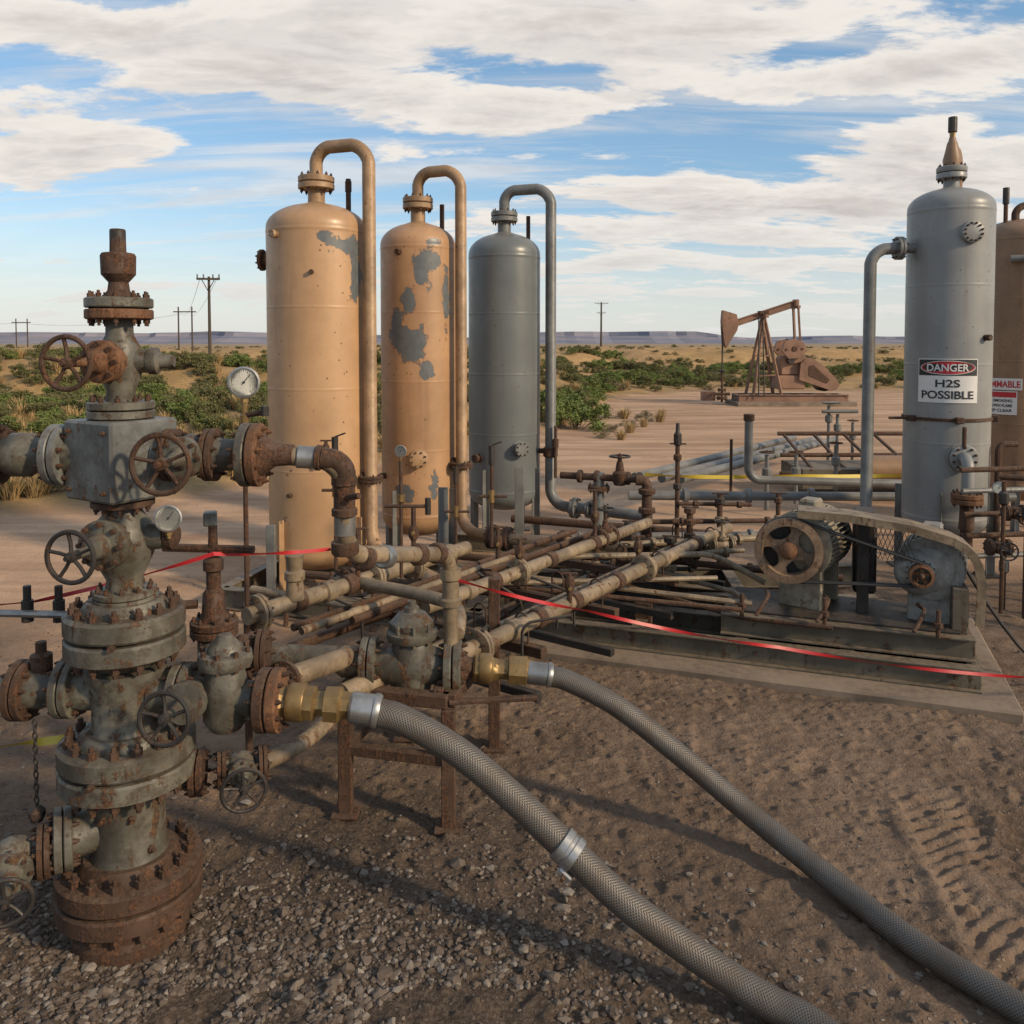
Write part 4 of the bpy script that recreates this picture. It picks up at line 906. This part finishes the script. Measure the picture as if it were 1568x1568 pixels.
mb.box(S_(2.15,.45,z0+.315),(1.5,.6,.015),'dark',ax=pu)
for a_ in (.3,.9,1.6,2.4,2.85): mb.lathe(S_(a_,-.008,z0+.075),-pw,[(.014,0),(.014,.012),(.008,.013),(.008,.022)],'rust',6)
c1=V((1.98,6.02,.82))
def unit(c,R,Lb,fins,mat,feet,ax):
    w=V(ax).normalized(); s_=V((w.y,-w.x,0))
    mb.lathe(c,w,[(R*.55,-.01),(R*.8,0),(R*.95,.02),(R,.05),(R,Lb-.05),(R*.93,Lb-.02),(R*.7,Lb)],mat,32)
    u,v,_=frame(w)
    for i in range(fins):
        a=2*math.pi*i/fins; d=u*math.cos(a)+v*math.sin(a)
        mb.box(c+w*(Lb/2)+d*(R+.012),(Lb*.82,.008,.045),mat,ax=w,up=d,bev=.001)
    mb.lathe(c+w*(Lb*.02),w,[(R,0),(R+.03,.005),(R+.03,.03),(R,.035)],mat,32); mb.lathe(c+w*(Lb*.9),w,[(R,0),(R+.03,.005),(R+.03,.03),(R,.035)],mat,32)
    for k in (.15,.8):
        mb.box(V((c.x,c.y,(c.z-R*.6+feet)/2))+w*(Lb*k),(R*1.5,.06,c.z-R*.6-feet),mat,ax=s_)
    mb.box(c+w*(Lb*.5)+V((0,0,R+.06)),(.13,.16,.08),mat,ax=s_,bev=.015)
unit(c1+pu*.06+pw*.07+V((0,0,.02)),.205,.52,40,'motor',.36,(.62,.78,0))
def sheave(c,R,w,mat,sp=4,hub='rustO'):
    mb.lathe(c-pw*w/2,pw,[(R*.76,0),(R,.004),(R,w*.2),(R*.93,w*.35),(R*.93,w*.65),(R,w*.8),(R,w),(R*.76,w),(R*.74,w*.5),(R*.76,0)],mat,40,cap=False)
    u,v,ww=frame(pw)
    # web with rounded openings: hub disc + wide flared spokes
    mb.lathe(c-pw*w*.1,pw,[(R*.34,0),(R*.36,.004),(R*.36,w*.3),(R*.34,w*.32)],mat,28)
    for i in range(sp):
        a0=2*math.pi*i/sp+.35; vs=[];fs=[]
        for side in (-.08,.22):
            for j in range(9):
                rr=R*(.30+.50*j/8); half=(.20+ .17*abs(j/8-.45)**1.5*4)*R
                for sgn in (-1,1):
                    ang=a0+sgn*math.asin(min(.95,half/rr*.62)); vs.append(c+pw*w*side+u*rr*math.cos(ang)+v*rr*math.sin(ang))
        for j in range(8):
            k=j*2; fs+=[(k,k+2,k+3,k+1),(18+k,18+k+1,18+k+3,18+k+2),(k,18+k,18+k+2,k+2),(k+1,k+3,18+k+3,18+k+1)]
        mb.add(vs,fs,mat)
    mb.lathe(c-pw*w*.7,pw,[(R*.10,-.02),(R*.17,-.01),(R*.2,.01),(R*.26,.02),(R*.26,w*.8)],hub,20)
    mb.lathe(c+pw*w*.7,pw,[(R*.80,0),(R*.80,.005)],'dark',24)
sheave(c1,.235,.10,'sheave')
c2=c1+pu*.86+V((0,0,-.10))
unit(c2+pu*.06+pw*.05+V((0,0,.03)),.185,.38,34,'motor2',.36,(.5,.87,0)); 
mb.lathe(c2+pw*.045,pw,[(.05,-.03),(.10,-.015),(.14,.0),(.16,.02),(.165,.04)],'motor2',28)
for i in range(14):
    a=2*math.pi*i/14; u_2,v_2,_=frame(pw); d=u_2*math.cos(a)+v_2*math.sin(a); mb.bar(c2+pw*.028+d*.085,c2+pw*.05+d*.135,.008,.01,'dark',.001,up=d.cross(pw))
sheave(c2-pw*.02,.080,.07,'rustO',5,'rust')
for k in (-.02,.02):
    pl=[]
    dv=(c2-c1).normalized(); per=V((0,0,1)); per=(per-dv*per.dot(dv)).normalized()
    for i in range(17):
        a=math.pi/2+math.pi*i/16; pl.append(c1+dv*(.230*math.cos(a))+per*(.230*math.sin(a))+pw*k)
    for i in range(17):
        a=-math.pi/2+math.pi*i/16; pl.append(c2+dv*(.080*math.cos(a))+per*(.080*math.sin(a))+pw*k)
    mb.tube(pl,.008,'rubber',6,closed=True)
gp=[(.06,1.12),(.4,1.11),(.8,1.065),(1.05,1.0),(1.13,.96),(1.19,.90),(1.225,.83),(1.245,.72),(1.248,.6),(1.24,.42)]
G=[c1+pu*a_+V((0,0,z_-c1.z)) for a_,z_ in gp]
vs=[];fs=[]
for i,p_ in enumerate(G):
    t=(G[min(i+1,len(G)-1)]-G[max(i-1,0)]).normalized(); nn=pw.cross(t).normalized()
    if nn.dot(V((0,0,1))+pu)<0: nn=-nn
    for (h_,w_) in ((0,-.06),(0,.16),(-.012,.16),(-.012,-.045),(-.055,-.045),(-.055,-.06)): vs.append(p_+nn*h_+pw*w_)
for i in range(len(G)-1):
    for k in range(6): fs.append((i*6+k,i*6+(k+1)%6,(i+1)*6+(k+1)%6,(i+1)*6+k))
mb.add(vs,fs,'rackpipe')
mb.bar(c1+pu*.5+pw*.12+V((0,0,.26)),c1+pu*.5+pw*.12+V((0,0,-.45)),.08,.02,'dark',up=pw); mb.box(c1+pu*.52+pw*.42+V((0,0,-.05)),(.16,.25,.6),'dark',ax=pu,bev=.02)
for i in range(9):
    b0=c1+pu*(.5+i*.03)+pw*.02
    mb.bar(b0+V((0,0,.22)),b0+pu*.09+V((0,0,-.02)),.004,.004,'dark',.0005); mb.bar(b0+pu*.09+V((0,0,.22)),b0+V((0,0,-.02)),.004,.004,'dark',.0005)
for a_ in (1.6,2.0,2.6): mb.tube([S_(a_,.0,.4),S_(a_+.08,.1,.52),S_(a_+.05,.3,.5)],.014,'rust',8,fil=.05)
mb.tube([S_(.3,.4,.45),S_(1.5,.1,.34),S_(2.1,.02,.36)],.018,'rust',8); mb.tube([S_(.2,.9,.5),S_(1.4,.45,.42),S_(1.5,.3,.42)],.02,'rackpipe',8)
for a_ in (1.5,2.05,2.75): mb.cyl(S_(a_,.05,.36),S_(a_,.05,.48+.08*random.random()),.015,'rust',8); mb.lathe(S_(a_,.05,.42),up,[(.02,0),(.03,.01),(.03,.04)],'rust',6)
mb.box(S_(2.9,.3,.5),(.10,.2,.32),'beam',ax=pu); mb.box(S_(.6,.8,.3),(.5,.3,.28),'dark',ax=pu); mb.box(S_(.75,.3,.2),(.12,.12,.25),'rust',ax=pu)
mb.bar(S_(1.35,.1,.3),S_(1.35,.1,.95),.05,.05,'beam')
mb.obj('belt_driven_pump_skid')
# ------------------------------------------------------------------ steel stand
mb=MB()
A1,A2,A3,A4=(-.81,4.05),(-.30,3.93),(-.10,4.72),(-.62,4.85)
for (q,zt) in ((A1,.58),(A2,.58),(A3,.98),(A4,.58)): mb.bar((q[0],q[1],-.03),(q[0],q[1],zt),.065,.065,'rust',up=(0,1,0)); mb.box((q[0],q[1],.012),(.13,.13,.015),'rust')
for a_,b_ in ((A1,A2),(A2,A3),(A4,A3),(A1,A4)): mb.bar((a_[0],a_[1],.615),(b_[0],b_[1],.615),.07,.06,'rust')
mb.bar((A2[0],A2[1],.61),(.12,3.98,.61),.04,.02,'rust'); mb.bar((A1[0],A1[1],.33),(A2[0],A2[1],.33),.05,.05,'rust'); mb.bar((A1[0],A1[1],.33),(A4[0],A4[1],.33),.05,.05,'rust')
mb.bar((-.35,3.95,.64),(-.35,4.2,.64),.05,.04,'rust'); mb.bar((-.7,4.0,.64),(-.7,4.2,.64),.05,.04,'rust')
mb.obj('steel_pipe_stand')
mb=MB()
mb.gauge((-1.36,4.3,2.10),(.2,-1,.05),.076,(0,0,-1),.04)
mb.lathe((-1.365,4.32,1.88),up,[(.012,0),(.025,.01),(.025,.05),(.015,.06),(.015,.12)],'brass',10); mb.cyl((-1.365,4.32,.95),(-1.365,4.32,2.0),.013,'rust',8)
mb.tube([(-1.365,4.32,1.93),(-1.25,4.28,1.95)],.014,'rust',8); mb.cyl((-1.25,4.28,1.93),(-1.25,4.28,1.98),.022,'dark',8)
mb.cyl((-1.365,4.32,0),(-1.365,4.32,.95),.02,'rust',8); mb.obj('pressure_gauge')
mb=MB(); mb.gauge((-.66,5.0,1.66),(.1,-1,0),.034,(0,0,-1),.05); mb.cyl((-.66,5.01,.9),(-.66,5.01,1.6),.011,'rust',8); mb.lathe((-.66,5.01,1.35),up,[(.015,0),(.024,.01),(.024,.05)],'brass',8); mb.tube([(-.76,5.01,1.33),(-.5,5.01,1.33)],.011,'rust',8)
mb.cyl((-.5,5.01,1.28),(-.5,5.01,1.38),.018,'dark',8); mb.obj('pressure_gauge')
mb=MB()
for (xx,yy,z0_,z1_) in ((-.16,6.6,.7,1.5),(-1.32,6.3,.6,1.6),(-.5,7.5,.3,1.2)): 
    mb.cyl((xx,yy,z0_),(xx,yy,z1_),.014,'rust',8); mb.cyl((xx,yy,z1_-.15),(xx,yy,z1_),.025,'dark',8); mb.tube([(xx-.1,yy,z1_-.4),(xx+.12,yy,z1_-.4)],.012,'rust',8); mb.bar((xx,yy,z1_),(xx+.08,yy,z1_+.03),.012,.012,'dark')
    mb.cyl((xx,yy,z1_-.45),(xx,yy,z1_-.35),.024,'brass',8)
mb.bar((-.62,7.6,0),(-.62,7.6,1.0),.09,.03,'greypipe',up=(0,1,0)); mb.bar((.08,9.2,0),(.08,9.2,.95),.1,.06,'greypipe',up=(0,1,0)); mb.bar((-2.12,7.4,0),(-2.12,7.4,.7),.08,.05,'greypipe',up=(0,1,0))
mb.obj('instrument_tubing')
# ------------------------------------------------------------------ hoses
hm,nt,b=newmat('braided_steel_hose')
uvn=mk(nt,'ShaderNodeUVMap',uv_map='UVMap').outputs[0]; sx_=mk(nt,'ShaderNodeSeparateXYZ',{0:uvn})
U_=mth(nt,'MULTIPLY',sx_.outputs[0],6.2832*22); W_=mth(nt,'MULTIPLY',sx_.outputs[1],6.2832*84)
s1=mth(nt,'SINE',mth(nt,'ADD',U_,W_)); s2=mth(nt,'SINE',mth(nt,'SUBTRACT',U_,W_))
pat=mth(nt,'MAXIMUM',s1,s2); o=mk(nt,'ShaderNodeTexCoord').outputs['Object']
dn=noise(nt,o,9,6,.65)
c=mix(nt,sstep(nt,pat,-.4,.9),(.050,.042,.036),(.155,.140,.122)); c=mix(nt,mth(nt,'MULTIPLY',sstep(nt,dn,.40,.65),.65),c,(.095,.070,.050))
nt.links.new(c,b.inputs['Base Color']); b.inputs['Metallic'].default_value=.3; b.inputs['Roughness'].default_value=.48
nt.links.new(mk(nt,'ShaderNodeBump',{'Height':pat,'Strength':.4,'Distance':.002}).outputs[0],b.inputs['Normal'])
MT['_h']=hm
def hose(pts,r,clamps=()):
    P_=[V(p) for p in pts]; P_=[P_[0]*2-P_[1]]+P_+[P_[-1]*2-P_[-2]]
    C=[]
    for i in range(1,len(P_)-2):
        for k in range(14):
            t=k/14; p0,p1,p2,p3=P_[i-1:i+3]
            C.append(.5*((2*p1)+(p2-p0)*t+(2*p0-5*p1+4*p2-p3)*t*t+(3*p1-p0-3*p2+p3)*t**3))
    C.append(P_[-2]); seg=24; mb=MB(); mb.tube(C,r,'_h',seg)
    for cl in clamps:
        i=cl; t=(C[i+1]-C[i-1]).normalized(); c_=C[i]
        mb.lathe(c_-t*.04,t,[(r*1.02,0),(r*1.2,.004),(r*1.2,.03),(r*1.12,.034),(r*1.12,.046),(r*1.2,.05),(r*1.2,.076),(r*1.02,.08)],'steel',24)
        s_=t.cross(V((0,0,1))).normalized(); q=c_-V((0,0,1))*(r*1.3)+s_*.03
        mb.box(q,(.06,.05,.03),'steel',ax=t); mb.cyl(q-s_*.04,q+s_*.05,.008,'rust',8)
    ob=mb.obj('braided_hose'); me=ob.data; uv=me.uv_layers.new(name='UVMap')
    Ls=[0]
    for i in range(1,len(C)): Ls.append(Ls[-1]+(C[i]-C[i-1]).length)
    nr=len(C)*seg
    for p in me.polygons:
        if p.vertices[0]>=nr or len(p.vertices)!=4: continue
        cols=[v%seg for v in p.vertices]; wrap=(0 in cols and seg-1 in cols)
        for li,v in zip(p.loop_indices,p.vertices):
            if v>=nr: continue
            cx=v%seg; cx=seg if (wrap and cx==0) else cx
            uv.data[li].uv=(cx/seg,Ls[v//seg])
    return C
hose([(-.52,3.24,.865),(-.42,3.23,.838),(-.21,3.19,.735),(.0,3.13,.59),(.207,3.05,.435),(.41,2.97,.285),(.66,2.88,.15),(.84,2.79,.08),(.98,2.7,.06),(1.2,2.45,.058),(1.8,2.0,.056)],.054,(56,))
hose([(.17,4.09,.672),(.27,4.07,.655),(.50,4.0,.56),(.78,3.9,.375),(1.08,3.73,.175),(1.34,3.42,.066),(1.504,3.08,.056),(1.72,2.76,.055),(1.95,2.4,.055),(2.5,1.9,.055)],.050)
# ------------------------------------------------------------------ barrier tapes
def tape(pts,w,mat,name,seg=14):
    mb=MB(); n=0; vs=[];fs=[]
    for i in range(len(pts)-1):
        a,bq=V(pts[i]),V(pts[i+1])
        for k in range(seg+(1 if i==len(pts)-2 else 0)):
            t=k/seg; p=a.lerp(bq,t)-V((0,0,.03*4*t*(1-t)*min(1,(bq-a).length*.5)))
            ang=.8*math.sin(n*.61)+.25; dr=(bq-a).normalized(); sd=dr.cross(V((0,0,1))).normalized()
            q=V((0,0,math.cos(ang)))+sd*math.sin(ang); vs+=[p+q*w/2,p-q*w/2]; n+=1
    for i in range(n-1): fs.append((2*i,2*i+1,2*i+3,2*i+2))
    mb.add(vs,fs,mat); return mb.obj(name)
tape([(-.28,4.06,1.16),(.42,4.6,.83),(1.58,4.95,.50),(3.05,5.0,.30),(4.2,5.2,.3)],.020,'redtape','red_barrier_tape')
tape([(-3.2,3.5,1.18),(-2.0,3.5,1.22),(-1.26,3.55,1.41),(-.86,4.0,1.32),(-.655,3.32,1.46)],.018,'redtape','red_barrier_tape')
tape([(1.7,10.8,.62),(3.4,10.8,.60),(6.5,11.2,.60)],.05,'yeltape','yellow_barrier_tape')
tape([(-3.2,3.7,.45),(-2.1,3.6,.57),(-1.66,3.5,.68)],.035,'yeltape','yellow_barrier_tape')
# ------------------------------------------------------------------ world
world=bpy.data.worlds.new('World'); scene.world=world; world.use_nodes=True; nt=world.node_tree
for n in list(nt.nodes): nt.nodes.remove(n)
sun_dir=V((.80,-.50,.44)).normalized(); el=math.asin(sun_dir.z); rot=math.atan2(sun_dir.x,sun_dir.y)
sky=mk(nt,'ShaderNodeTexSky',sky_type='NISHITA',sun_disc=False,sun_elevation=el,sun_rotation=rot,air_density=1.0,dust_density=.6,ozone_density=1.6)
g_=mk(nt,'ShaderNodeTexCoord').outputs['Generated']
d=mk(nt,'ShaderNodeVectorMath',{0:g_},operation='NORMALIZE').outputs[0]
s3=mk(nt,'ShaderNodeSeparateXYZ',{0:d}); zc=mth(nt,'MAXIMUM',s3.outputs[2],0.0)
den=mth(nt,'ADD',zc,.17); uu=mth(nt,'DIVIDE',s3.outputs[0],den); vv=mth(nt,'DIVIDE',s3.outputs[1],den)
pv=mk(nt,'ShaderNodeCombineXYZ',{0:uu,1:mth(nt,'MULTIPLY',vv,1.9),2:3.3}).outputs[0]
pv2=mk(nt,'ShaderNodeCombineXYZ',{0:mth(nt,'ADD',uu,.05),1:mth(nt,'MULTIPLY',mth(nt,'ADD',vv,-.09),1.9),2:3.3}).outputs[0]
cn=noise(nt,pv,1.9,9,.62,.2); cn2=noise(nt,pv2,1.9,5,.60,.2)
def dirb(x,z,rx,rz,w):
    L_=math.sqrt(1+x*x+z*z); return (x/L_,1/L_,z/L_,rx,.8,rz,w)
# cloud banks: tan(azimuth), tan(elevation), half sizes, weight
BL=[dirb(-.55,.225,.15,.042,.20),dirb(-.05,.275,.20,.028,.19),dirb(-.33,.325,.22,.035,.12),dirb(.15,.385,.50,.035,.18),dirb(-.60,.385,.25,.02,.14),dirb(-.45,.275,.12,.02,.06),dirb(.52,.325,.14,.028,.18),dirb(.50,.205,.22,.032,.17),dirb(.25,.150,.26,.035,.13),dirb(.02,.215,.06,.008,.08),dirb(.40,.09,.35,.03,.10),dirb(.10,.33,.2,.03,.08),
    dirb(-.33,.205,.15,.028,-.16),dirb(-.26,.13,.24,.035,-.12),dirb(-.13,.19,.15,.022,-.12),dirb(.24,.250,.13,.026,-.18),dirb(-.52,.13,.2,.03,-.10),dirb(-.20,.31,.06,.010,-.05),dirb(-.58,.33,.10,.016,-.08),dirb(.40,.275,.12,.014,-.10),dirb(.33,.33,.05,.016,-.08)]
cov=blobsum(nt,d,BL,cn); cov2=blobsum(nt,d,BL,cn2)
mask=sstep(nt,cov,.495,.60)
thin=mth(nt,'MULTIPLY',sstep(nt,noise(nt,mk(nt,'ShaderNodeMapping',{'Vector':pv,'Scale':(.45,1.5,1)}).outputs[0],1.7,7,.64,.5),.43,.68),.6)
mask=mth(nt,'MAXIMUM',mask,thin)
hz=sstep(nt,zc,.17,.0); mask=mth(nt,'MAXIMUM',mask,mth(nt,'MULTIPLY',hz,.75))
lit=sstep(nt,mth(nt,'SUBTRACT',cov2,cov),-.05,.06)
thick=sstep(nt,cov,.60,.84)
cc=mix(nt,thick,(.93,.88,.82),(.66,.61,.58))
cc=mix(nt,mth(nt,'MULTIPLY',lit,mth(nt,'MULTIPLY_ADD',thick,.45,.25)),cc,(.48,.45,.46))
cc=mix(nt,hz,cc,(.82,.81,.78))
skc=mix(nt,.22,sky.outputs[0],(1.5,4.0,6.6))
bg1=mk(nt,'ShaderNodeBackground',{0:skc,1:.14}); bg2=mk(nt,'ShaderNodeBackground',{0:cc,1:.94})
ms=mk(nt,'ShaderNodeMixShader',{0:mask,1:bg1.outputs[0],2:bg2.outputs[0]}); out=mk(nt,'ShaderNodeOutputWorld',{0:ms.outputs[0]})
sl=bpy.data.lights.new('sun','SUN'); sl.energy=3.7; sl.angle=math.radians(4.0); sl.color=(1.0,.79,.54)
so=bpy.data.objects.new('sun',sl); scene.collection.objects.link(so); so.rotation_euler=(-sun_dir).to_track_quat('-Z','Y').to_euler(); so.location=(20,-10,20)
# ------------------------------------------------------------------ camera
pitch=2.5
cam=bpy.data.cameras.new('camera'); cam.sensor_width=36; cam.lens=36*1300/1568; cam.shift_y=-((784-525)-1300*math.tan(math.radians(pitch)))/1568; cam.clip_start=.05; cam.clip_end=20000
co_=bpy.data.objects.new('camera',cam); scene.collection.objects.link(co_); co_.location=(0,0,2.3); co_.rotation_euler=(math.radians(90-pitch),0,0); scene.camera=co_
scene.view_settings.view_transform='Standard'; scene.view_settings.look='None'; scene.view_settings.exposure=0
print('faces',sum(len(o.data.polygons) for o in scene.objects if o.type=='MESH'))
